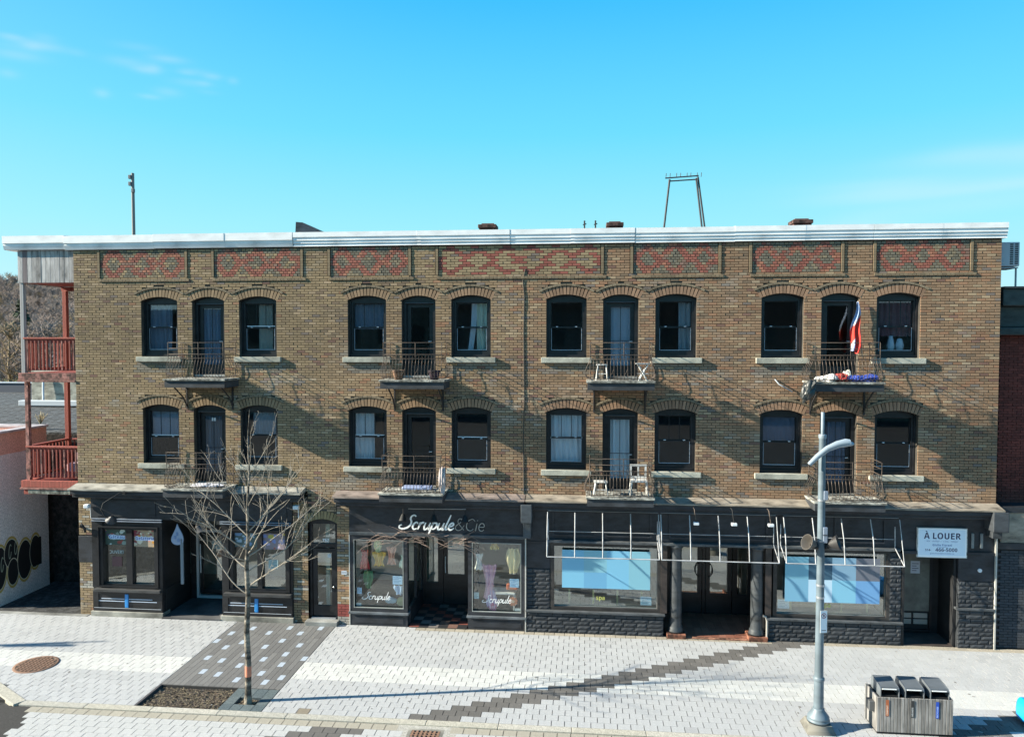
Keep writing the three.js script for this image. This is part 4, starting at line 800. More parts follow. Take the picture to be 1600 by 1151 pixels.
{
  const l = thing('track_light', 'black rail with three cone spotlights above the script sign', 'lamp', [-4.05, 3.3, .2]);
  mesh('rail', l, limb([[-.78, .1, .12], [.82, .12, .12]], .014, 6), M(.3, .28, .27, { rough: .4, metal: .6 }));
  for (const x of [-.92, -.06, .8]) { mesh('stem', l, limb([[x, .1, .12], [x, -.06, .14]], .012, 6), mBlackMatt); const c = mesh('cone', l, lathe([[.02, .1], [.05, .08], [.11, -.1], [.1, -.1], [.04, .06]], 18), mBlackMatt); c.position.set(x, -.14, .15); c.rotation.x = -.35; }
  mesh('bracket', l, limb([[.0, .16, -.14], [.0, .1, .12]], .012, 6), mBlackMatt);
}
[[2.85, 'first small white-tipped spotlight from the balcony above the porch awning tubes'], [3.82, 'middle small white-tipped spotlight above the porch awning tubes'], [4.75, 'small white-tipped spotlight above porch awning tubes nearest the lamp post']].forEach(([x, lab], i) => {
  const l = thing('awning_spotlight', lab, 'lamp', [x, 3.42, .42], 'spotlights above the porch awning');
  mesh('arm', l, limb([[-.02, .2, -.02], [.0, .18, .08], [.02, -.02, .14], [.04, -.16, .16]], .012, 6), i === 1 ? mBlackMatt : mRust); mesh('head', l, RB(-.03, .11, -.22, -.15, .1, .22, .012, 2), mPale);
});
function camDome(x, y, z, lab) { const c = thing('security_camera', lab, 'camera', [x, y, z]); mesh('bracket', c, limb([[.0, -.35, .0], [0, 0, .02], [.0, .02, .1]], .014, 6), mPale); mesh('housing', c, RB(-.1, .06, -.03, .09, .06, .2, .03, 3), mPale); }
camDome(-14.3, 3.2, .02, 'small white security camera on the brick corner by the lane');
camDome(-8.06, 3.3, .02, 'small white security camera on pipe beside the arched house door');
{ const m = one('meter_fitting', 'dark curled bracket fitting on brick pier by the lane', 'fitting', limb([[-14.5, 2.55, .02], [-14.58, 2.62, .1], [-14.52, 2.7, .14], [-14.44, 2.6, .14], [-14.46, 2.45, .06]], .035, 8), mBlackMatt); }

// ---- bare awning frames of white tube
function awning(x0, x1, lab, n = 4, open) {
  const a = thing('awning', lab, 'awning', [x0, 2.2, 0], 'stripped awning frames'), w = x1 - x0, yt = 1.2, yo = .09, zo = .72, m = mMetalWhite, r = .0145;
  for (let k = 0; k < n; k++) { const x = w * k / n; mesh('sloping_tube', a, limb([[x, yt, .36], [x, yt * .55 + yo * .45, .6], [x, yo, zo]], r, 6), m); }
  mesh('sloping_tube', a, limb([[w, yt, .36], [w, yo, zo]], r * .8, 6), m);
  mesh('front_tube', a, limb([[0, yo, zo], [w, yo, zo]], r * 1.1, 6), m);
  mesh('middle_tube', a, limb([[.03, .62, .1], [w - .03, .62, .1]], r * .6, 5), m);
  for (const x of [0, w]) { mesh('side_tube', a, limb([[x, yo, zo], [x, .4, .1]], r * .9, 6), m); mesh('side_tube', a, limb([[x, .4, .1], [x, .95, .08]], r * .9, 6), m); }
  mesh('wall_bar', a, limb([[0, yt + .03, .3], [w, yt + .03, .3]], r * .7, 5), M(.2, .2, .2));
}
awning(-1.0, 1.94, 'bare white awning frame over spa window beside the lingerie shop');
awning(2.0, 4.98, 'bare white awning frame over the column porch');
awning(5.16, 8.06, 'bare white awning frame over spa window behind the lamp post');

// ---- dried branches over the lingerie shop door
{
  const g = []; for (let i = 0; i < 62; i++) {
    const x0 = rr(-5.9, -3.1), y0 = 2.52 + rr(-.12, .22) - Math.abs(x0 + 4.6) * .04; let p = V(x0, y0, rr(.12, .26)); const pts = [p.clone()]; let d = V(rr(-1, 1) > -.2 ? 1 : -1, rr(-.6, .45), rr(-.2, .25)).normalize();
    for (let k = 0; k < 5; k++) { d.add(V(rr(-.25, .25), rr(-.4, .25), rr(-.2, .2))).normalize(); p = p.clone().addScaledVector(d, rr(.06, .16)); p.z = Math.max(.11, p.z); pts.push(p); }
    g.push(limb(pts, pts.map((_, k) => .007 - k * .001), 4));
  }
  one('dried_branches', 'tangle of pale dry branches hung over the lingerie shop entrance', 'branches', MG(g), M(.29, .21, .175, { rough: .9 }));
}
// ---- what hangs and stands in the lingerie windows
function garment(lab, x, y, z, w, h, c, seedN) { const g = new THREE.PlaneGeometry(w, h, 14, 18), p = g.attributes.position; for (let i = 0; i < p.count; i++) { const u = p.getX(i) / w, v = p.getY(i) / h; p.setX(i, p.getX(i) * (.55 + .45 * Math.cos(v * 2.6 + seedN) ** 2)); p.setZ(i, .05 * Math.sin(u * 14 + seedN) + .04 * Math.cos(u * 3)); } g.computeVertexNormals(); const o = one('garment', lab, 'garment', uvm(g), M(...c, { rough: .85, side: THREE.DoubleSide })); o.position.set(x, y, z); }
garment('red patterned top hanging in lingerie window beside brick pier', -6.2, 1.82, -.16, .3, .55, [.6, .07, .08], 1);
garment('mustard yellow top hanging in lingerie window beside brick pier', -5.78, 1.85, -.16, .4, .4, [.75, .45, .06], 2);
garment('white slip hanging high in lingerie window beside brick pier', -5.82, 2.22, -.16, .22, .36, [.8, .8, .5], 3);
garment('pale blue bodice hanging in lingerie window beside the checkered entrance', -5.08, 1.8, -.16, .28, .36, [.65, .78, .7], 4);
garment('pink robe hanging in lingerie window beside the stone wall', -2.65, 1.3, -.16, .4, .95, [.75, .42, .55], 5);
garment('cream shawl hanging in lingerie window beside the stone wall', -1.98, 1.9, -.16, .42, .7, [.8, .66, .38], 6);
garment('yellow sun hat decoration high in the second lingerie window', -2.5, 2.3, -.16, .28, .2, [.6, .45, .15], 7);
garment('coral blouse hanging in lingerie window beside the checkered entrance', -5.42, 1.95, -.16, .3, .5, [.75, .4, .3], 8);
garment('deep green dress hanging low in lingerie window beside brick pier', -6.1, 1.25, -.16, .28, .5, [.12, .3, .14], 9);
garment('lilac trousers hanging low in lingerie window beside the stone wall', -2.58, .82, -.16, .32, .5, [.6, .5, .75], 10);
garment('white camisole hanging in the second lingerie window near the entrance', -2.95, 1.85, -.16, .26, .45, [.82, .8, .78], 11);
garment('blue shawl draped low in lingerie window beside the checkered entrance', -5.2, .98, -.16, .42, .26, [.4, .55, .75], 12);
one('handbag', 'orange handbag on a stand in lingerie window beside the stone wall', 'handbag', RB(-2.2, -1.85, .98, 1.16, -.6, -.4, .04, 3), M(.5, .11, .04, { rough: .6 }));
{ const t = thing('display_table', 'white display table in lingerie window beside the stone wall', 'table', [-2.28, .4, -.65]), m = M(.6, .62, .66); mesh('top', t, RB(-.33, .33, .45, .5, -.25, .25, .01, 1), m); for (const [a, b] of [[-1, -1], [1, -1], [-1, 1], [1, 1]]) mesh('leg', t, B(a * .29 - .02, a * .29 + .02, 0, .45, b * .2 - .02, b * .2 + .02), m); }
{
  const f = thing('paper_flower', 'orange round flower decoration low on lingerie window', 'decoration', [-1.98, .78, -.09]);
  for (let k = 0; k < 9; k++) { const a = k / 9 * 6.283; const p = mesh('petal', f, RB(-.03, .03, .04, .13, -.008, .008, .007, 1), M(.55, .2, .1, { rough: .8 })); p.rotation.z = a; }
  mesh('centre', f, new THREE.CylinderGeometry(.045, .045, .02, 14).rotateX(Math.PI / 2), M(.6, .42, .3));
  const q = thing('paper_flower', 'pink round flower decoration low on lingerie window', 'decoration', [-2.55, .6, -.1]);
  for (let k = 0; k < 8; k++) { const p = mesh('petal', q, RB(-.03, .03, .03, .12, -.008, .008, .007, 1), M(.55, .12, .25, { rough: .8 })); p.rotation.z = k / 8 * 6.283; }
  mesh('centre', q, new THREE.CylinderGeometry(.04, .04, .02, 14).rotateX(Math.PI / 2), M(.6, .3, .4));
}
one('folded_hat', 'pale blue folded hat low in lingerie window by brick pier', 'hat', blob(.16, .1, .1, .2, 3, 3, 2).translate(-5.5, .62, -.3), M(.45, .58, .66, { rough: .8 }));
one('straw_disc', 'yellow straw disc low in lingerie window beside the entrance', 'disc', lathe([[0, .06], [.12, .04], [.13, 0], [0, 0]], 18).rotateX(1.3).translate(-5.2, .6, -.3), M(.55, .5, .25, { rough: .8 }));

// ---- curtains behind the upper windows
function curtain(o, x0, x1, lab, c, sway = 0, y0f = 0, amp = .03) {
  const yb = lerp(o.bot + .16, o.spring - .06, y0f), yt = o.spring - .06, w = x1 - x0, h = yt - yb, n = 40, g = new THREE.PlaneGeometry(w, h, n, 14), p = g.attributes.position;
  for (let i = 0; i < p.count; i++) { const u = p.getX(i) / w + .5, v = p.getY(i) / h + .5; p.setX(i, p.getX(i) + sway * (1 - v) * (1 - v)); p.setZ(i, amp * Math.sin(u * w * 42 + 2 * Math.sin(v * 2)) + amp * .4 * Math.sin(u * 71)); }
  g.computeVertexNormals(); const q = one('curtain', lab, 'curtain', uvm(g), new THREE.MeshPhysicalMaterial({ color: col(...c), roughness: 1, transmission: .12, thickness: 0, side: THREE.DoubleSide })); q.position.set(o.cx + (x0 + x1) / 2, (yb + yt) / 2, -.33);
}
curtain(at(1, 0, 1), .12, .46, 'pale green curtain gathered aside in the upper window of second balcony group', [.78, .8, .64]);
curtain(at(1, 0, 1), -.02, .13, 'white curtain swept aside with a raised tie in upper window', [.85, .85, .86], -.12, .0, .02);
curtain(at(2, 1, -1), -.46, .46, 'pale blue curtain drawn across lower window above the spa sign', [.8, .84, .86]);
curtain(at(2, 1, 0), -.3, .3, 'white net curtain behind lower balcony door above the spa window', [.82, .84, .85]);
curtain(at(2, 0, 0), -.3, .3, 'grey blue slatted blind behind upper balcony door over the white stools', [.5, .52, .57], 0, 0, .008);
curtain(at(1, 1, -1), -.44, .1, 'white curtain part drawn in lower window above the script sign', [.8, .8, .8]);
curtain(at(2, 0, 1), .1, .44, 'grey lace curtain at the side of upper window over white stools', [.38, .42, .44]);
curtain(at(3, 0, 1), -.46, .46, 'dark plum swag curtain in upper window beside the hanging flag', [.2, .09, .1], 0, .3);
curtain(at(0, 0, 1), -.1, .3, 'beige blind strip in the upper window of first balcony group', [.4, .37, .3], 0, 0, .004);
curtain(at(0, 0, -1), -.45, .2, 'slate blue curtain in the corner upper window by the porch', [.24, .27, .33]);
curtain(at(0, 1, -1), -.45, .45, 'slate blue half blind in the corner lower window by the porch', [.3, .36, .44], 0, .45, .004);
curtain(at(0, 1, 1), -.3, .45, 'grey blind in lower window behind the tree top', [.3, .33, .36], 0, .5, .006);
curtain(at(1, 0, -1), -.44, .44, 'navy slatted blind in upper window of second balcony group', [.17, .2, .26], 0, .45, .01);
curtain(at(0, 0, 0), -.3, .3, 'slate blue curtain behind upper balcony door of first group', [.26, .3, .37]);
curtain(at(0, 1, 0), -.3, .3, 'dark slate curtain behind lower balcony door with number plate', [.14, .18, .22]);
curtain(at(3, 1, 0), -.3, .3, 'slate blue curtain behind lower balcony door by the lamp post', [.16, .2, .28]);
curtain(at(3, 1, -1), -.45, .45, 'dim blue blind in lower window beside the lamp arm', [.12, .15, .22], 0, .5, .006);
{ // white jugs on the upper window ledge beside the flag
  const o = at(3, 0, 1);
  one('window_jug', 'taller white jug on ledge behind plum curtain', 'jug', lathe([[0, 0], [.07, 0], [.1, .12], [.07, .3], [.05, .36], [.07, .4], [0, .4]], 16).translate(o.cx - .05, o.bot + .18, -.36), M(.6, .66, .7));
  one('window_jug', 'shorter rounder white jug on ledge behind plum curtain', 'jug', lathe([[0, 0], [.08, 0], [.11, .14], [.06, .32], [0, .34]], 16).translate(o.cx + .18, o.bot + .18, -.36), M(.6, .66, .7));
}

// ---- things out on the balconies
{
  const gx = GX[3] - .05, y = 6.96;
  const f = thing('hanging_flag', 'limp red white and blue flag on a pole at the upper balcony door', 'flag', [gx + .47, y + .1, .05]);
  mesh('pole', f, limb([[.1, .5, .1], [.05, 1.3, .05], [.0, 1.98, .02]], .012, 6), M(.4, .3, .2));
  const n = 26, m = 10, pos = [], cols = [], idx = [];
  for (let j = 0; j <= n; j++) for (let i = 0; i <= m; i++) {
    const v = j / n, u = i / m - .5, w = .06 + .2 * Math.sin(Math.min(1, v * 1.25) * 1.5) * (v > .85 ? 1 - (v - .85) * 2.2 : 1), x = -.02 + u * w - v * .1 + .03 * Math.sin(v * 9), z = .05 + v * .1 + .04 * Math.sin(u * 11 + v * 4);
    pos.push(x, 1.95 - v * 1.3 + (u > 0 ? -.04 : .03) * v, z);
    const diag = v + u * .35; const c = diag < .38 ? [.36, .46, .66] : diag < .43 ? [.7, .7, .72] : (u > -.05 || diag < .72) ? [.62, .05, .035] : diag < .76 ? [.78, .78, .8] : [.42, .5, .74]; cols.push(...c);
  }
  for (let j = 0; j < n; j++) for (let i = 0; i < m; i++) { const a = j * (m + 1) + i; idx.push(a, a + 1, a + m + 1, a + 1, a + m + 2, a + m + 1); }
  const g = new THREE.BufferGeometry(); g.setAttribute('position', new THREE.Float32BufferAttribute(pos, 3)); g.setAttribute('color', new THREE.Float32BufferAttribute(cols, 3)); g.setIndex(idx); g.computeVertexNormals();
  mesh('cloth', f, uvm(g), new THREE.MeshStandardMaterial({ vertexColors: true, side: THREE.DoubleSide, roughness: .9 }));
  const heap = (nm, lab, cat, x, z, rx, ry, rz, c, s) => { const o = one(nm, lab, cat, blob(rx, ry, rz, .45, 3.2, s, 4), M(...c, { rough: .75 })); o.position.set(x, y + ry * .75, z); };
  heap('crumpled_tarpaulin', 'crumpled bright blue tarpaulin on the upper balcony floor by the flag', 'tarpaulin', gx + .4, .62, .42, .1, .16, [.05, .09, .42], 5);
  heap('crumpled_cloth', 'heap of red cloth on the upper balcony floor between tarpaulin and white bag', 'cloth', gx - .08, .62, .16, .12, .14, [.45, .05, .04], 6);
  heap('white_bag', 'crumpled white bag on the upper balcony floor under the flag', 'bag', gx - .42, .6, .26, .1, .16, [.55, .55, .54], 7);
  heap('white_bag', 'small white bundle behind the red cloth on upper balcony', 'bag', gx + .08, .45, .14, .15, .1, [.6, .58, .5], 8);
  const bag = one('rubbish_bag', 'dark green plastic bag tied to the upper balcony corner', 'bag', blob(.15, .3, .14, .3, 2.6, 9, 4), M(.03, .034, .034, { rough: .4 })); bag.position.set(gx - .97, y - .2, .86); bag.rotation.z = -.35;
}
{ // stools and chairs over the spa shop
  const gx = GX[2] - .03;
  const stool = (nm, lab, cat, x, y, z, h, w, fold) => { const t = thing(nm, lab, cat, [x, y, z]); mesh('seat', t, RB(-w / 2, w / 2, h - .03, h, -w / 2.4, w / 2.4, .012, 2), mWhite); for (const [a, b] of [[-1, -1], [1, -1], [-1, 1], [1, 1]]) mesh('leg', t, limb([[a * w * .36, h - .03, b * w * .3], [a * w * (fold ? -.3 : .5), 0, b * w * .38]], .02, 6), mWhite); mesh('stretcher', t, limb([[-w * .42, h * .4, w * .34], [w * .42, h * .4, w * .34]], .014, 5), mWhite); };
  stool('plant_stand', 'white stool on the upper balcony nearest the pipe', 'stool', gx - .48, 6.965, .56, .42, .3);
  stool('folding_stool', 'white cross-legged folding stool on the upper balcony over the spa shop', 'stool', gx + .58, 6.965, .56, .45, .36, true);
  stool('plastic_stool', 'low white plastic stool on lower balcony over the spa window', 'stool', gx - .5, 3.935, .5, .36, .36);
  const c = thing('plastic_chair', 'white plastic chair on lower balcony over the spa window', 'chair', [gx + .5, 3.935, .45]);
  mesh('seat', c, RB(-.22, .22, .36, .4, -.2, .22, .015, 2), mWhite); mesh('backrest', c, frameOf(-.17, .17, .46, .72, .05, -.24, -.2), mWhite); mesh('back_slat', c, B(-.02, .02, .46, .72, -.235, -.205), mWhite);
  for (const [a, b] of [[-1, -1], [1, -1], [-1, 1], [1, 1]]) mesh('leg', c, limb([[a * .19, .37, b * .17], [a * .23, 0, b * .21]], .024, 6), mWhite);
}
for (const [x, c, lab] of [[-.42, [.35, .2, .13], 'terracotta flower pot on the upper balcony of second group'], [.56, [.09, .05, .08], 'dark purple flower pot on the upper balcony of second group']]) {
  const p = thing('flower_pot', lab, 'flower pot', [GX[1] + x, 6.962, .62], 'flower pots on the balcony');
  mesh('pot', p, lathe([[0, 0], [.1, 0], [.15, .2], [.17, .2], [.17, .25], [.14, .25], [.13, .2], [0, .19]], 20), M(...c, { rough: .8, map: T.coarse })); mesh('soil', p, new THREE.CylinderGeometry(.135, .13, .02, 16).translate(0, .2, 0), M(.07, .05, .04));
}
{ const o = one('hanging_cloth', 'whitish cloth bag hanging on the lower balcony corner over the script sign', 'cloth', blob(.08, .36, .07, .4, 3, 14, 4), M(.42, .37, .36, { rough: .9 })); o.position.set(GX[1] + .8, 4.28, .8); }
one('floor_tray', 'pale blue plastic tray on lower balcony floor over the script sign', 'tray', RB(GX[1] - .4, GX[1] + .42, 3.935, 4.02, .1, .4, .03, 2), M(.3, .36, .55, { rough: .5 }));
one('doormat', 'crumpled pale mat on lower balcony floor by the numbered door', 'mat', blob(.42, .03, .22, .4, 4, 18, 4).translate(GX[0] + .1, 3.96, .4), M(.55, .55, .6, { rough: .9 }));
one('phone_bracket', 'white cable bracket fixed to the brick beside the fourth upper window', 'bracket', limb([[4.98, 6.98, .02], [5.05, 6.86, .16], [5.2, 6.78, .14], [5.42, 6.66, .04]], .018, 6), M(.3, .33, .36, { rough: .6 }));

// ================================================================ PORCH, NEIGHBOURS, ROOFTOP
{
  const p = thing('wooden_porch', 'red painted two-level wooden porch with grey plank gable beside brick corner', 'porch', [-16.45, 0, -.05]);
  const W = 1.73, D = 1.9, mg = [0, 1, 2, 3].map(k => M(.42 + .07 * k, .395 + .068 * k, .385 + .066 * k, { rough: .9, map: T.knotty })), mPurple = M(.24, .2, .21, { rough: .9, map: T.wood });
  for (let k = 0; k < 12; k++) { const w = W / 12, o = mesh('board', p, RB(k * w + .005, (k + 1) * w - .005, 9.68, 10.61, -.03, .0 + rr(0, .006), .004, 1), k === 1 ? mPurple : mg[Math.floor(R() * 4)]); }
  for (let k = 0; k < 10; k++) mesh('board', p, B(-.03, -.005, 9.68, 10.61, -.03 - (k + 1) * D / 10 + .003, -.03 - k * D / 10 - .003), mg[k % 4]);
  mesh('soffit', p, B(0, W, 9.7, 9.74, -D, -.035), mRed);
  mesh('beam', p, MG([B(0, W, 9.56, 9.68, -D, -D + .1)]), mRed);
  mesh('post', p, RB(.02, .13, 7.02, 9.7, -.13, -.02, .008, 1), mGreyWood);
  mesh('post', p, RB(.04, .17, 7.02, 9.56, -D, -D + .12, .008, 1), mRed);
  mesh('post', p, RB(.09, .2, 3.86, 6.8, -.14, -.03, .008, 1), mRedWorn);
  mesh('post', p, RB(.04, .17, 3.86, 6.8, -D, -D + .12, .008, 1), mRed);
  for (const [y, y0, low] of [[8.1, 7.1, 0], [4.92, 3.95, 1]]) {
    mesh('floor', p, B(.0, W + .02, y0 - .1, y0 - .04, -D, .0), mRed);
    mesh('floor_edge', p, RB(-.03, W + .02, y0 - .24, y0 - .04, .003, .05, .008, 1), low ? mRed : mRedWorn);
    mesh('floor_trim', p, RB(-.05, W + .02, y0 - .3, y0 - .245, .003, .08, .008, 1), mRedWorn);
    mesh('handrail', p, RB(.1, W, y - .05, y, -.12, -.0, .008, 1), mRed);
    mesh('under_rail', p, B(.2, W, y - .17, y - .051, -.09, -.05), mRed);
    mesh('bottom_rail', p, B(.2, W, y0 + .03, y0 + .09, -.09, -.05), mRed);
    const n = 13; for (let k = 0; k < n; k++) { const x = .22 + k * (W - .3) / (n - 1); mesh('baluster', p, B(x - .018, x + .018, y0 + .05, y - .1, -.049, -.012), k % 3 ? mRed : mRedWorn); }
    mesh('handrail', p, RB(.06, .16, y - .05, y, -D + .12, -.13, .008, 1), mRed);
    mesh('bottom_rail', p, B(.09, .13, y0 + .03, y0 + .09, -D + .12, -.13), mRed);
    for (let k = 0; k < 11; k++) { const z = -.22 - k * .15; mesh('baluster', p, B(.1, .135, y0 + .05, y - .05, z - .018, z + .018), mRed); }
    mesh('handrail', p, RB(.17, W, y - .05, y, -D, -D + .1, .008, 1), mRed);
    for (let k = 0; k < 12; k++) { const x = .3 + k * .12; mesh('baluster', p, B(x - .018, x + .018, y0 + .0, y - .05, -D + .03, -D + .066), mRed); }
  }
  mesh('lattice_panel', p, RB(.2, 1.52, 3.52, 3.68, .02, .06, .006, 1), M(.42, .43, .36, { rough: .95, map: T.coarse }));
  mesh('joist', p, MG([B(.02, W, 3.5, 3.7, -.06, .0), B(.02, .1, 3.5, 3.7, -D, -.06)]), mRed);
  const ch = thing('porch_armchair', 'pale pink cushioned chair behind the lower porch railing', 'chair', [-15.06, 3.92, -.65]), mc = M(.55, .36, .4, { rough: .9 }); mesh('seat', ch, RB(-.28, .28, .18, .45, -.25, .25, .05, 3), mc); mesh('backrest', ch, RB(-.28, .28, .45, .88, -.3, -.12, .05, 3), mc); for (const [a, b] of [[-1, -1], [1, -1], [-1, 1], [1, 1]]) mesh('leg', ch, B(a * .24 - .02, a * .24 + .02, 0, .18, b * .2 - .02, b * .2 + .02), mc);
}
{ // stucco building across the lane, with the painted tag on its side
  const s = thing('stucco_building', 'low salmon stucco building with black and yellow graffiti along the lane', 'building', [-17.55, 0, -1.25]);
  const mSt = M(.84, .77, .75, { rough: .95, map: T.fine, bump: T.fineB, bumpScale: .004 }), mTop = M(.82, .46, .36, { rough: .95, map: T.fine });
  mesh('wall', s, B(-9, 0, -.2, 4.55, -1.25, 1.0), mSt);
  mesh('parapet', s, B(-9, .0, 4.552, 5.2, -1.25, -.95), mTop); mesh('parapet', s, B(-.25, .0, 4.552, 5.2, -.95, 1.0), mTop);
  mesh('coping', s, RB(-.3, .05, 5.2, 5.27, -1.3, 1.0, .012, 2), M(.55, .5, .52, { rough: .8, map: T.scuff })); mesh('coping', s, RB(-9, -.3, 5.2, 5.27, -1.3, -.93, .012, 2), M(.55, .5, .52, { rough: .8, map: T.scuff }));
  const tag = canvasTex(1024, 512, (c, w, h) => {
    c.clearRect(0, 0, w, h); c.lineJoin = 'round';
    const shapes = [[120, 290, 120, 190], [330, 190, 130, 130], [360, 360, 105, 120], [590, 290, 140, 180], [800, 250, 110, 150], [-40, 290, 100, 190]];
    c.fillStyle = '#a8904a'; for (const [x, y, a, b] of shapes) { c.beginPath(); c.ellipse(x, y, a + 20, b + 26, .1, 0, 7); c.fill(); }
    c.fillStyle = '#0c0c0f'; c.strokeStyle = '#b9b4a0'; c.lineWidth = 9; for (const [x, y, a, b] of shapes) { c.beginPath(); c.ellipse(x, y, a, b, .12, 0, 7); c.fill(); c.stroke(); }
    c.strokeStyle = '#9aa594'; c.lineWidth = 9; for (const [x, y] of [[90, 240], [160, 260], [310, 170], [420, 150]]) { c.beginPath(); c.ellipse(x, y, 22, 62, .15, 0, 5.4); c.stroke(); }
    c.fillStyle = '#0c0c0f'; c.fillRect(740, 130, 190, 260);
  });
  const g = mesh('graffiti', s, new THREE.PlaneGeometry(2.2, 1.75).rotateY(Math.PI / 2).translate(.006, 1.25, .0), new THREE.MeshStandardMaterial({ map: tag, transparent: true, alphaTest: .4, roughness: .85 }));
}
{ // flat roofed building closing the lane
  const s = thing('flat_roof_building', 'low building with grey gravel roof behind the wooden porch', 'building', [-20, 0, -12]);
  mesh('wall', s, B(-18, 5.5, -.2, 4.9, -9, 9.2), M(.06, .045, .04, { rough: .95, map: T.coarse, bump: T.coarseB, bumpScale: .01 }));
  mesh('gravel_roof', s, B(-18, 5.4, 4.901, 4.96, -8.9, 9.15), M(.13, .14, .15, { rough: 1, map: T.coarse, bump: T.coarseB, bumpScale: .02 }));
  mesh('roof_kerb', s, B(-18.1, 5.4, 4.9, 5.5, -9.2, -8.9), M(.05, .06, .085, { rough: .7 }));
  mesh('roof_kerb_cap', s, B(-18.1, 5.4, 5.5, 5.56, -9.25, -8.85), M(.45, .47, .5, { rough: .6 }));
  const u = thing('rooftop_unit', 'beige air handling unit on the gravel roof seen through porch posts', 'air conditioner', [-24.5, 4.96, -13]);
  mesh('cabinet', u, RB(-1.3, 1.0, .25, 1.65, -.6, .6, .03, 2), M(.42, .41, .34, { rough: .6, map: T.scuff })); mesh('grille', u, B(1.0, 1.9, .3, 1.6, -.5, .5), M(.05, .055, .07)); mesh('curb', u, B(-1.6, 2.2, 0, .25, -.8, .8), M(.35, .4, .45));
  mesh('pipe', u, limb([[-.6, .25, .75], [-.6, .7, .75], [-.6, 1.4, .72]], .05, 8), mPale); mesh('duct', u, RB(-1.5, 3.2, .05, .3, .85, 1.2, .03, 2), M(.5, .53, .56, { rough: .5 }));
  const pl = thing('potted_plant', 'small bare potted plant on the parapet behind porch rail', 'potted plant', [-18.6, 4.96, -3.6]);
  mesh('pot', pl, lathe([[0, 0], [.12, 0], [.17, .2], [.16, .2], [0, .18]], 14), mBlackMatt); const tw = []; for (let k = 0; k < 22; k++) { const a = rr(0, 6.28); tw.push(limb([[0, .18, 0], [.1 * Math.cos(a), .36, .1 * Math.sin(a)], [rr(.1, .3) * Math.cos(a), rr(.45, .62), rr(.1, .3) * Math.sin(a)]], .008, 4)); } mesh('stems', pl, MG(tw), M(.45, .38, .25));
}
{ // neighbour with dark cornice and painted shopfront
  const s = thing('red_brick_building', 'red brick neighbour with dark metal cornice and beige sign band', 'building', [11.3, 0, -.6]);
  mesh('wall', s, B(-.55, 6, 3.6, 9.0, -8, .0), M(.2, .05, .035, { rough: .9, map: T.coarse, bump: T.coarseB, bumpScale: .01 }));
  const list = []; for (let r = 0; r < 70; r++) for (let k = 0; k < 26; k++) { const x = -.5 + k * .2215 + (r % 2) * .11; if (x > 5.9) continue; const v = rr(.7, 1.2); list.push({ x: x + .1, y: 3.75 + r * BH, z: .006, w: .21, h: .06, d: .03, c: col(.15 * v, .035 * v, .026 * v) }); }
  instanced('brickwork', s, UNIT, mBrickInst, list);
  mesh('cornice', s, MG([RB(-.56, 6, 8.9, 9.35, -.2, .4, .03, 2), RB(-.56, 6, 8.35, 8.9, -.2, .18, .03, 2), RB(-.56, 6, 8.15, 8.35, -.2, .26, .03, 2)]), M(.05, .065, .065, { rough: .6, map: T.scuff }));
  mesh('cornice_cap', s, B(-.56, 6, 9.351, 9.4, -.3, .46), M(.12, .09, .08)); mesh('flashing', s, B(.06, .4, 9.2, 9.36, .405, .44), M(.6, .55, .55));
  mesh('shopfront', s, B(-.66, 6, 0, 2.62, -8, .55), mBlackMatt);
  const sb = []; for (let r = 0; r < 36; r++) for (let k = 0; k < 27; k++) { const x = -.66 + k * .2215 + (r % 2) * .11, v = rr(.8, 1.2); sb.push({ x: x + .1, y: .05 + r * BH, z: .556, w: .21, h: .06, d: .03, c: col(.04 * v, .046 * v, .056 * v) }); }
  instanced('painted_brickwork', s, UNIT, mBrickInst, sb);
  mesh('sign_band', s, RB(-.6, 6, 2.78, 3.58, -8, .62, .02, 2), M(.40, .34, .27, { rough: .7, map: T.scuff })); mesh('band_rail', s, B(-.66, 6, 2.621, 2.78, -8, .64), mNavy); mesh('band_top', s, B(-.66, 6, 3.581, 3.72, -8, .66), mNavy);
  const a = thing('wall_air_conditioner', 'grey slatted air conditioner on bracket at the roof corner', 'air conditioner', [10.98, 9.7, -.5]);
  mesh('case', a, RB(-.36, .14, .22, .84, -.35, .3, .02, 2), M(.4, .42, .46, { rough: .5 }));
  for (let k = 0; k < 10; k++) for (const q of [0, 1]) mesh('slot', a, B(-.1 + q * .12, -.02 + q * .12, .27 + k * .055, .302 + k * .055, .295, .304), mBlackMatt);
  mesh('bracket', a, MG([B(-.36, .12, .17, .2, -.3, .28), B(.08, .11, -.35, .17, .2, .24), B(-.36, -.32, -.35, .17, .2, .24)]), M(.3, .33, .36, { rough: .5 }));
}
{ // the houses across the street, mirrored by the upper panes
  const mw = [M(.3, .17, .13, { rough: .95, map: T.coarse }), M(.42, .38, .31, { rough: .95, map: T.coarse }), M(.28, .23, .2, { rough: .95, map: T.coarse })];
  [[-62, -38, 11, 'red brick'], [-37.5, -16, 12.5, 'sand coloured'], [-15.5, 6, 11.6, 'dark brown'], [6.5, 27, 13, 'red brick corner'], [27.5, 55, 11.4, 'sand coloured corner']].forEach(([a, b, h, w], k) => {
    const s = thing('street_house', `${w} three-storey house across the street facing the balconies`, 'building', [(a + b) / 2, -.1, 58], 'houses across the street'), W = (b - a) / 2;
    mesh('wall', s, B(-W, W, 0, h, 0, 12), mw[k % 3]); mesh('cornice', s, B(-W - .1, W + .1, h, h + .5, -.4, 12), mw[(k + 1) % 3]);
    for (let f = 0; f < 3; f++) for (let i = 0; i < 6; i++) { const x = -W + (i + .5) * 2 * W / 6; mesh('window', s, B(x - .7, x + .7, 1 + f * 3.4, 2.9 + f * 3.4, -.05, .1), mBlack); }
  });
}
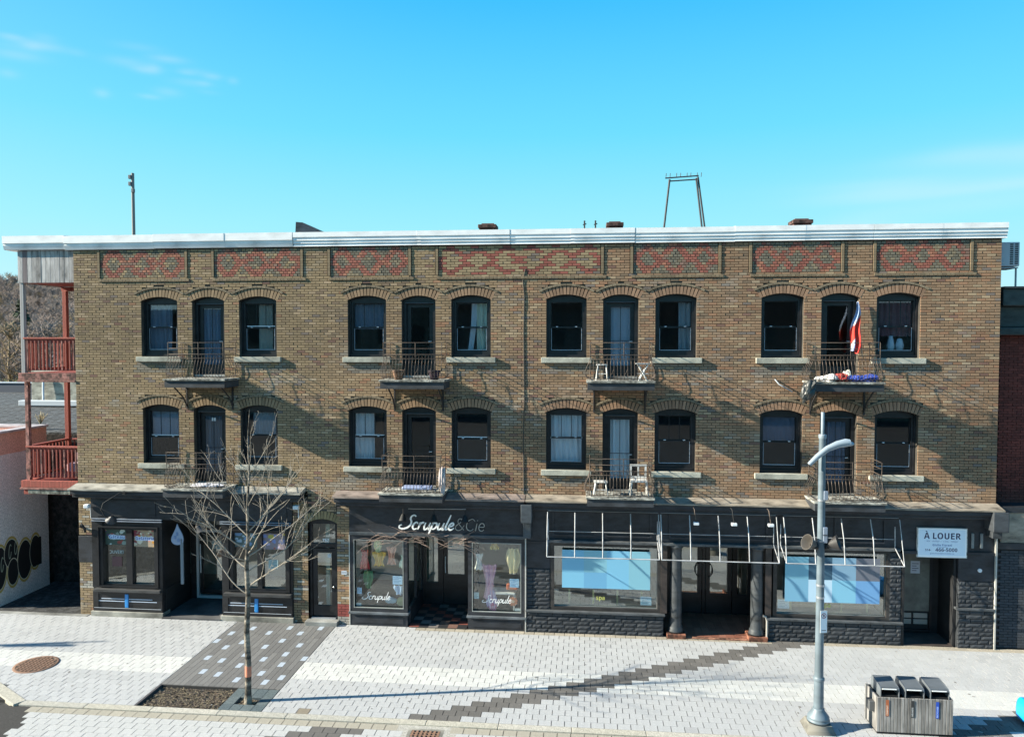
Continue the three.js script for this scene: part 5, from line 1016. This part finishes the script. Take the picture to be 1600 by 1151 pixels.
{ // frame on the roof and the thin mast behind
  const f = thing('roof_frame', 'dark slanted metal frame with small spikes standing on the roof', 'roof frame', [3.2, 10.9, -5]);
  const m = M(.035, .035, .04, { rough: .6 });
  mesh('leg', f, limb([[-.72, 0, 0], [-.46, 2.42, 0]], .032, 6), m); mesh('leg', f, limb([[.7, 0, 0], [.4, 2.44, 0]], .03, 6), m); mesh('leg', f, limb([[.82, 0, -.1], [.47, 2.5, -.1]], .03, 6), m);
  mesh('top_bar', f, limb([[-.6, 2.46, 0], [.48, 2.52, 0]], .022, 6), m); mesh('cross_bar', f, limb([[-.45, 2.36, 0], [.42, 2.4, 0]], .022, 6), m);
  for (const x of [-.58, -.45, -.24, -.11, .1, .22, .43, .56]) mesh('spike', f, limb([[x, 2.48, 0], [x + .01, 2.62, 0]], .01, 4), m);
  mesh('clamp', f, limb([[-.7, .25, .02], [-.68, .42, .02]], .05, 6), m); mesh('clamp', f, limb([[.72, .24, -.04], [.8, .4, -.06]], .04, 6), m);
  const p = thing('utility_mast', 'thin grey mast with small fittings behind the roof edge', 'mast', [-16.6, 0, -6]);
  mesh('shaft', p, limb([[0, -.2, 0], [.0, 14.15, 0]], [.09, .055], 8), M(.22, .21, .2, { rough: .8 }));
  for (const [y, d] of [[14.0, -.06], [13.75, -.06], [13.5, .05]]) mesh('fitting', p, RB(d - .05, d + .05, y - .07, y + .07, .02, .12, .015, 2), M(.15, .15, .16));
}
{ // wooded rise far behind, with a pale house
  const h = struct('hillside'), g = new THREE.PlaneGeometry(700, 260, 70, 40).rotateX(-Math.PI / 2), p = g.attributes.position;
  for (let i = 0; i < p.count; i++) { const x = p.getX(i), z = p.getZ(i), t = clamp((130 - z) / 230); p.setY(i, -1 + 24 * t * t * (3 - 2 * t) + 3 * vnoise(x * .02 + 40, z * .02 + 40, 61)); }
  g.computeVertexNormals(); g.translate(-150, 0, -190);
  mesh('slope', h, uvm(g), M(.15, .12, .075, { rough: 1, map: T.stain }));
  const hy = (x, z) => { const lz = z + 190, lx = x + 150, t = clamp((130 - lz) / 230); return -1 + 24 * t * t * (3 - 2 * t) + 3 * vnoise(lx * .02 + 40, lz * .02 + 40, 61); };
  // bare wood: a few twiggy trees repeated as one mass
  const variants = [0, 1, 2].map(v => { const parts = [limb([[0, 0, 0], [.1, 4, .05], [-.05, 8, .1]], [.16, .1, .04], 5)]; for (let k = 0; k < 46; k++) { const y = rr(2.2, 7.6), a = rr(0, 6.28), l = (8.6 - y) * rr(.3, .55); const q = V(Math.cos(a) * l, y + l * rr(.5, 1.1), Math.sin(a) * l); parts.push(limb([[0, y, 0], [q.x * .5, lerp(y, q.y, .45), q.z * .5], [q.x, q.y, q.z]], [.06, .045, .02], 3, false)); for (let j = 0; j < 4; j++) { const t = rr(.4, 1), b = rr(0, 6.28), s = V(q.x * t, lerp(y, q.y, t), q.z * t); parts.push(limb([s, s.clone().add(V(Math.cos(b) * .7, rr(.2, .9), Math.sin(b) * .7))], [.035, .02], 3, false)); } } return MG(parts); });
  const spots = []; for (let i = 0; i < 900; i++) { const z = -70 - 190 * Math.pow(R(), .8), f = (20.5 - z) / 20.5, x = rr(-22.5, -13.4) * f; spots.push([x, z]); }
  variants.forEach((g3, v) => { const L = spots.filter((_, i) => i % 3 === v).map(([x, z]) => { const k = rr(.8, 1.45), w = rr(.7, 1.2); const t = R(); return { x, y: hy(x, z) - .2, z, w: k * w, h: k, d: k * w, ry: rr(0, 6), c: t < .2 ? col(.25, .19, .12) : t < .6 ? col(.25, .20, .175) : col(.21, .18, .165) }; }); const m = instanced('bare_woodland', scene, g3, M(1, 1, 1, { rough: 1 }), L); m.name = numbered('bare_woodland'); m.userData = { kind: 'stuff', label: 'bare brown winter woodland on the distant rise', category: 'woodland' }; });
  // brush and pale shrubs in front
  const tuft = MG(Array.from({ length: 60 }, () => { const a = rr(0, 6.28), l = rr(.5, 1.3); return limb([[rr(-.3, .3), 0, rr(-.3, .3)], [Math.cos(a) * l * .4, l * 1.1, Math.sin(a) * l * .4], [Math.cos(a) * l, l * rr(1.2, 2), Math.sin(a) * l]], [.03, .025, .015], 3, false); }));
  const L = []; for (let i = 0; i < 420; i++) { const z = rr(-120, -34), f = (20.5 - z) / 20.5, x = rr(-22.5, -14) * f, k = rr(.8, 1.8), t = R(); L.push({ x, y: hy(x, z) - .1, z, w: k * 1.2, h: k, d: k * 1.2, ry: rr(0, 6), c: t < .5 ? col(.4, .33, .21) : t < .75 ? col(.33, .27, .21) : col(.3, .3, .13) }); }
  const br = instanced('dry_brush', scene, tuft, M(1, 1, 1, { rough: 1 }), L); br.userData = { kind: 'stuff', label: 'pale dry brush below the distant woodland', category: 'brush' };
  // dark pines
  for (const [x, z, s, lab] of [[-92, -95, 1.0, 'tall dark pine above the porch corner'], [-97, -100, .85, 'shorter dark pine beside the tall one'], [-80, -110, .8, 'lone dark conifer on the ridge between porch posts']]) {
    const t = thing('pine_tree', lab, 'pine tree', [x, hy(x, z) - .3, z]), q = []; for (let k = 0; k < 420; k++) { const y = 3 + 11 * Math.pow(R(), .8), r = (14.6 - y) * .28 * Math.sqrt(R()), a = rr(0, 6.28); const b = new THREE.TetrahedronGeometry(rr(.25, .6), 0); b.scale(1.4, .5, 1.4); b.rotateY(rr(0, 6)); b.translate(r * Math.cos(a), y - r * .25, r * Math.sin(a)); q.push(b); }
    mesh('trunk', t, limb([[0, 0, 0], [0, 14, 0]], [.3, .05], 6), M(.1, .07, .05)); mesh('crown', t, uvm(MG(q)), M(.03, .05, .025, { rough: 1 })); t.scale.setScalar(s);
  }
  const ho = thing('distant_house', 'pale blue house with dark roof among distant trees', 'house', [-74, hy(-74, -82), -82]);
  mesh('wall', ho, B(-3.6, 3.6, 0, 3.6, -3, 3), M(.5, .52, .55)); const S = new THREE.Shape([[-3.4, 0], [3.4, 0], [0, 2.6]].map(q => new THREE.Vector2(...q))); mesh('roof', ho, uvm(new THREE.ExtrudeGeometry(S, { depth: 7.8, bevelEnabled: false }).rotateY(Math.PI / 2).translate(-3.9, 3.6, 0)), M(.05, .055, .07, { rough: .8 }));
  mesh('gable', ho, MG([B(-3.4, -1.2, 2, 4.6, 3, 3.4)]), M(.55, .57, .6)); for (const x of [-2.8, -1.9, .4, 1.9]) mesh('window', ho, B(x, x + .6, 1.2, 2.5, 3.0, x < -1 ? 3.44 : 3.05), M(.05, .06, .09, { rough: .2 })); mesh('chimney', ho, B(1.4, 1.9, 5, 7, -.3, .3), M(.4, .35, .33));
  const sh = thing('distant_shed', 'low dark roofed shed below the distant house', 'shed', [-70, hy(-70, -66) - .2, -66]); mesh('wall', sh, B(-5, 1.5, 0, 2.2, -2, 2), M(.32, .3, .27)); mesh('roof', sh, B(-5.3, 1.8, 2.2, 2.6, -2.3, 2.4), M(.04, .045, .055));
}

// ================================================================ STREET FURNITURE
function streetLamp(x, z, lab) {
  const l = thing('street_lamp', lab, 'street lamp', [x, 0, z], 'lamps along the kerb'), m = M(.15, .195, .23, { rough: .5, metal: .1, map: T.whiteScuff }), ml = M(.32, .385, .44, { rough: .45, metal: .1, map: T.whiteScuff });
  const pl = new THREE.CylinderGeometry(.3, .41, .16, 4, 1).rotateY(Math.PI / 4).translate(0, .08, 0); mesh('plinth', l, uvm(pl.toNonIndexed()), mConc);
  mesh('base', l, lathe([[0, .17], [.225, .17], [.225, .215], [.2, .225], [.215, .25], [.215, .275], [.19, .31], [.145, .37], [.115, .41], [.12, .43], [.1, .45], [0, .45]], 32), m);
  mesh('shaft', l, lathe([[.1, .44], [.097, 1.0], [.1, 1.02], [.112, 1.03], [.112, 1.075], [.1, 1.085], [.088, 1.1], [.078, 2.6], [.073, 4.2], [.068, 6.06], [0, 6.06]], 28), m);
  mesh('finial_tube', l, limb([[0, 6.04, 0], [0, 6.55, 0]], .035, 12), ml);
  mesh('collar', l, lathe([[.06, 6.0], [.078, 6.02], [.078, 6.09], [.06, 6.1]], 20), ml);
  const a = mesh('arm', l, limb([[-.3, 5.5, .16], [-.14, 5.66, .14], [.06, 5.82, .13], [.26, 5.91, .12], [.42, 5.945, .11], [.5, 5.945, .1]], [.045, .055, .062, .075, .085, .07], 12), ml); a.scale.set(1, 1, 1);
  mesh('lamp_head', l, new THREE.SphereGeometry(1, 18, 12).scale(.12, .05, .085).translate(.47, 5.925, .1), ml);
  for (const y of [2.75, 3.0, 3.92, 4.75]) mesh('strap', l, lathe([[.079, y - .02], [.083, y - .02], [.083, y + .02], [.079, y + .02]], 20), M(.5, .52, .55, { metal: .7, rough: .35 }));
  for (const y of [3.98, 4.12, 4.86]) mesh('bracket_plate', l, RB(.02, .1, y - .09, y + .09, .05, .1, .008, 1), M(.34, .4, .5, { metal: .5, rough: .4 }));
  return l;
}
streetLamp(4.81, 4.65, 'grey-blue street lamp with curved arm and no-parking sign beside the triple bin');
streetLamp(-26.2, 4.5, 'matching street lamp standing farther along the kerb past the lane');
{
  const s = thing('parking_sign', 'small white no-parking sign with red ring on the lamp post', 'sign', [4.86, 2.04, 4.74]);
  mesh('plate', s, RB(-.075, .075, 0, .46, -.006, .004, .004, 1), mWhite);
  const t = canvasTex(150, 450, (c, w, h) => { c.fillStyle = '#e6e9ee'; c.fillRect(0, 0, w, h); c.strokeStyle = '#8c3a44'; c.lineWidth = 13; c.beginPath(); c.arc(w / 2, 100, 50, 0, 7); c.stroke(); c.fillStyle = '#23252c'; c.font = 'bold 82px sans-serif'; c.textAlign = 'center'; c.fillText('P', w / 2, 130); c.beginPath(); c.moveTo(w / 2 - 36, 64); c.lineTo(w / 2 + 36, 136); c.stroke(); c.fillStyle = '#1c2030'; c.fillRect(24, 395, 96, 14); c.beginPath(); c.moveTo(128, 402); c.lineTo(104, 386); c.lineTo(104, 418); c.fill(); });
  mesh('print', s, new THREE.PlaneGeometry(.146, .45).translate(0, .23, .0055), new THREE.MeshStandardMaterial({ map: t, roughness: .5 })); s.rotation.y = .25;
  for (const [k, lab, c] of [[-1, 'dark weathered horn loudspeaker on lamp post facing the brick corner', [.09, .08, .07]], [1, 'black horn loudspeaker on lamp post facing the rental board', [.03, .028, .028]]]) {
    const h = thing('horn_loudspeaker', lab, 'loudspeaker', [4.81 + k * .1, 3.82, 4.67]);
    const b = mesh('horn', h, lathe([[.03, 0], [.07, .05], [.11, .14], [.155, .24], [.165, .25], [.15, .25], [.1, .14], [.05, .06], [0, .05]], 20), M(...c, { rough: .5 })); b.rotation.z = -k * 1.2; b.rotation.y = -k * .4;
    mesh('driver', h, new THREE.CylinderGeometry(.055, .055, .1, 14).rotateZ(Math.PI / 2).translate(k * .02, -.02, 0), mBlackMatt); mesh('bracket', h, limb([[-k * .06, -.08, 0], [k * .1, -.06, 0], [k * .12, .02, 0]], .014, 6), mRust);
  }
}
{ // triple sorting bin
  const b = thing('sorting_bin', 'grey slatted triple waste bin with three dark hooded openings', 'waste bin', [5.93, 0, 4.75]);
  const W = 1.48, D = .64, H = .76, mg = [0, 1, 2, 3].map(k => M(.26 + .032 * k, .25 + .031 * k, .24 + .03 * k, { rough: .85, map: T.knotty }));
  const n = 22; for (let k = 0; k < n; k++) mesh('slat', b, RB(k * W / n + .005, (k + 1) * W / n - .005, .05, H, -.025, .0 + rr(0, .002), .003, 1), mg[Math.floor(R() * 4)]);
  for (let k = 0; k < 10; k++) mesh('slat', b, RB(-.004, .02, .05, H, -.03 - (k + 1) * (D - .03) / 10 + .003, -.03 - k * (D - .03) / 10 - .002, .003, 1), mg[k % 4]);
  mesh('body', b, MG([B(.021, W - .005, .02, .6, -D + .02, -.026), B(.021, W - .01, .6, H - .01, -.05, -.026), B(.021, .05, .6, H - .01, -D + .02, -.05), B(W - .05, W - .01, .6, H - .01, -D + .02, -.05), B(.05, W - .05, .6, H - .01, -D + .02, -D + .05)]), M(.06, .062, .066, { rough: .6 }));
  for (let k = 0; k < 10; k++) mesh('slat', b, RB(W - .02, W + .004, .05, H, -.03 - (k + 1) * (D - .03) / 10 + .003, -.03 - k * (D - .03) / 10 - .002, .003, 1), mg[k % 4]);
  mesh('plinth', b, B(.02, W - .02, 0, .05, -D + .03, -.02), mBlackMatt);
  const mh = M(.2, .225, .25, { rough: .4, metal: .4, map: T.whiteScuff });
  for (let k = 0; k < 3; k++) {
    const x0 = .08 + k * .485, x1 = x0 + .37, S = new THREE.Shape(); S.moveTo(0.04, H - .02); S.lineTo(.04, H + .15); S.quadraticCurveTo(.06, H + .18, .12, H + .195); S.lineTo(.46, H + .235); S.quadraticCurveTo(.55, H + .24, .56, H + .17); S.lineTo(.58, H - .02); S.closePath();
    const hole = new THREE.Shape();
    const o = group('hood', b);
    const side = new THREE.ExtrudeGeometry(S, { depth: .014, bevelEnabled: false }).rotateY(Math.PI / 2); // cheeks
    mesh('cheek', o, uvm(side.clone().translate(x0, 0, 0)), mh); mesh('cheek', o, uvm(side.clone().translate(x1 - .014, 0, 0)), mh);
    mesh('lid', o, uvm(MG([B(x0 + .014, x1 - .014, H + .145, H + .17, -.1, -.035), new THREE.BoxGeometry(x1 - x0 - .028, .016, .45).rotateX(.115).translate((x0 + x1) / 2, H + .202, -.3), B(x0 + .014, x1 - .014, H - .02, H + .2, -.57, -.55)])), mh);
    mesh('lip', o, RB(x0 + .03, x1 - .06, H + .15, H + .172, -.037, -.022, .006, 1), M(.75, .76, .76, { rough: .4 }));
    mesh('liner', o, B(x0 + .02, x1 - .02, H - .02, H + .02, -.54, -.06), mBlackMatt);
  }
  for (const [x, c, cc, w] of [[.2, '#a05a38', '#dfcbb8', 'COMPOST'], [.69, '#2a2c2e', '#c8cacb', 'DÉCHETS'], [1.17, '#1c49b0', '#b8cdf2', 'RECYCLAGE']]) {
    const pl = mesh('label_plate', b, B(x - .032, x + .032, .38, .72, .003, .008), M(.1, .1, .1));
    mesh('label_print', b, new THREE.PlaneGeometry(.062, .336).translate(x, .55, .0095), new THREE.MeshStandardMaterial({ roughness: .5, map: canvasTex(48, 256, (g, ww, hh) => { g.fillStyle = c; g.fillRect(0, 0, ww, hh); g.fillStyle = cc; g.save(); g.translate(36, 246); g.rotate(-Math.PI / 2); g.font = 'bold 34px sans-serif'; g.fillText(w, 0, 0, 176); g.restore(); }) }));
  }
  mesh('ashtray', b, RB(-.11, -.006, .42, .62, -.3, -.1, .012, 2), M(.11, .115, .12, { rough: .5, metal: .4 }));
  mesh('ashtray_bracket', b, B(-.04, -.005, .05, .8, -.55, -.52), M(.2, .2, .2));
}
{ // blue lounge seat cut by the picture's edge
  const s = thing('blue_lounge_seat', 'bright blue moulded plastic seat past the triple bin', 'seat', [9.1, 0, 4.2]);
  const S = new THREE.Shape(); S.moveTo(0, .12); S.quadraticCurveTo(-.03, .45, .06, .48); S.lineTo(.2, .46); S.quadraticCurveTo(.5, .3, .9, .36); S.quadraticCurveTo(1.4, .75, 1.5, .95); S.lineTo(1.62, .92); S.quadraticCurveTo(1.6, .4, 1.35, .1); S.lineTo(.1, .02); S.closePath();
  const g = new THREE.ExtrudeGeometry(S, { depth: .62, bevelEnabled: true, bevelSize: .03, bevelThickness: .03, bevelSegments: 3 }); g.translate(0, 0, -.3);
  mesh('shell', s, uvm(g), M(.01, .3, .72, { rough: .3 })); mesh('foot', s, MG([B(.15, .25, 0, .1, -.25, .27), B(1.2, 1.3, 0, .1, -.25, .27)]), M(.02, .2, .5, { rough: .4 }));
}
{ // manhole cover and drain
  const m = thing('manhole_cover', 'rusty round iron manhole cover in the pale paving', 'manhole cover', [-13.5, .0, 3.34]), mr = M(.3, .17, .11, { rough: .8, map: T.fine });
  mesh('rim', m, lathe([[.44, -.02], [.5, -.02], [.5, .012], [.44, .012]], 40), mr); mesh('disc', m, new THREE.CylinderGeometry(.438, .438, .02, 40).translate(0, -.004, 0), M(.07, .045, .035, { rough: .85 }));
  for (let i = -4; i <= 4; i++) for (let j = -4; j <= 4; j++) if (Math.hypot(i, j) < 4.4) mesh('stud', m, RB(i * .095 - .033, i * .095 + .033, .005, .018, j * .095 - .033, j * .095 + .033, .005, 1), mr);
  const d = thing('storm_drain', 'rusty slotted storm drain grate below the kerb', 'drain', [-3.24, -.025, 5.6]);
  mesh('frame', d, frameOf(-.3, .3, -.13, .13, .07, -.04, .0).rotateX(-Math.PI / 2), mConc); mesh('apron', d, MG([B(-.66, -.37, -.06, -.002, -.34, .3), B(.37, .66, -.06, -.002, -.34, .3), B(-.37, .37, -.06, -.002, -.34, -.2), B(-.37, .37, -.06, -.002, .2, .3)]), M(.48, .46, .41, { rough: .9, map: T.fine })); mesh('pit', d, B(-.3, .3, -.06, -.03, -.13, .13), mBlackMatt);
  for (let k = 0; k < 7; k++) mesh('bar', d, RB(-.29 + k * .09, -.24 + k * .09, -.02, .004, -.13, .13, .006, 1), mr); for (const z of [-.045, .045]) mesh('cross_bar', d, B(-.3, .3, -.018, .0, z - .015, z + .015), mr);
}
{ // young bare street tree
  const t = thing('street_tree', 'young bare street tree with pale forked branches and orange band', 'tree', [-7.44, -.05, 4.66]);
  const bark = M(.33, .29, .235, { rough: .95, map: T.coarse, bump: T.coarseB, bumpScale: .01 }), twig = M(.42, .365, .295, { rough: .9, map: T.fine });
  const tp = [[0, 0, 0], [.005, .25, 0], [.02, .9, .0], [.0, 1.6, .02], [.035, 2.4, .0], [.02, 3.1, .03], [.05, 3.7, .0], [.05, 4.4, .02], [.1, 5.2, 0], [.08, 5.9, .02], [.12, 6.55, 0]], tr = [.088, .07, .064, .06, .054, .046, .037, .027, .018, .011, .0045];
  mesh('trunk', t, limb(tp, tr, 12), bark);
  mesh('marking_band', t, lathe([[.068, .62], [.07, .64], [.069, .84], [.066, .86]], 16).translate(.014, 0, 0), M(.5, .19, .12, { rough: .8 }));
  const trunkAt = y => { let k = 0; while (k < tp.length - 2 && y > tp[k + 1][1]) k++; const q = clamp((y - tp[k][1]) / (tp[k + 1][1] - tp[k][1])); return [V(...tp[k]).lerp(V(...tp[k + 1]), q), lerp(tr[k], tr[k + 1], q)]; };
  function grow(out, p, d, len, r, depth) {
    const n = Math.max(3, Math.round(len / .16)), pts = [p.clone()], rad = [r]; let q = p.clone(), dd = d.clone();
    for (let k = 1; k <= n; k++) {
      dd.add(V(rr(-.16, .16), rr(-.12, .17), rr(-.16, .16))).normalize(); q = q.clone().addScaledVector(dd, len / n); pts.push(q); rad.push(lerp(r, Math.max(.0034, r * .25), k / n));
      if (depth > 0 && k > n * .22 && R() < (depth > 1 ? .78 : .58)) { const s = V(rr(-1, 1), rr(-.25, .9), rr(-1, 1)).normalize(); grow(out, q, dd.clone().multiplyScalar(.75).addScaledVector(s, .75).normalize(), len * rr(.28, .52) * (1.15 - .5 * k / n), rad[k] * .68, depth - 1); }
    }
    out.push(limb(pts, rad, depth > 1 ? 6 : 4));
  }
  // main limbs: [height, azimuth deg (0 = along +x, 90 = towards the street), rise, length]
  const limbs = [[2.45, 172, .62, 2.3], [2.95, 10, .72, 2.4], [3.05, 200, .5, 2.15], [3.2, 90, .4, 1.3], [3.3, 340, .5, 1.9], [3.35, 25, .62, 2.45], [3.45, 155, .75, 2.0], [3.55, 270, .6, 1.4], [3.75, 190, .8, 2.0], [3.85, 355, .85, 1.9], [4.05, 60, .9, 1.5], [4.2, 175, 1.0, 1.6], [4.4, 15, 1.1, 1.5], [4.6, 240, 1.1, 1.2], [4.8, 170, 1.3, 1.2], [5.0, 350, 1.4, 1.3], [5.3, 30, 1.6, 1.0], [2.6, 8, .9, 2.0]];
  for (const [h, az, rise, len] of limbs) { const [p, r] = trunkAt(h), a = az * Math.PI / 180, out = []; grow(out, p, V(Math.cos(a), rise, Math.sin(a)).normalize(), len, Math.min(.017, r * .45) * (len > 1.8 ? 1 : .8), 2); mesh('branch', t, MG(out), twig); }
}
renderer.render(scene, camera);
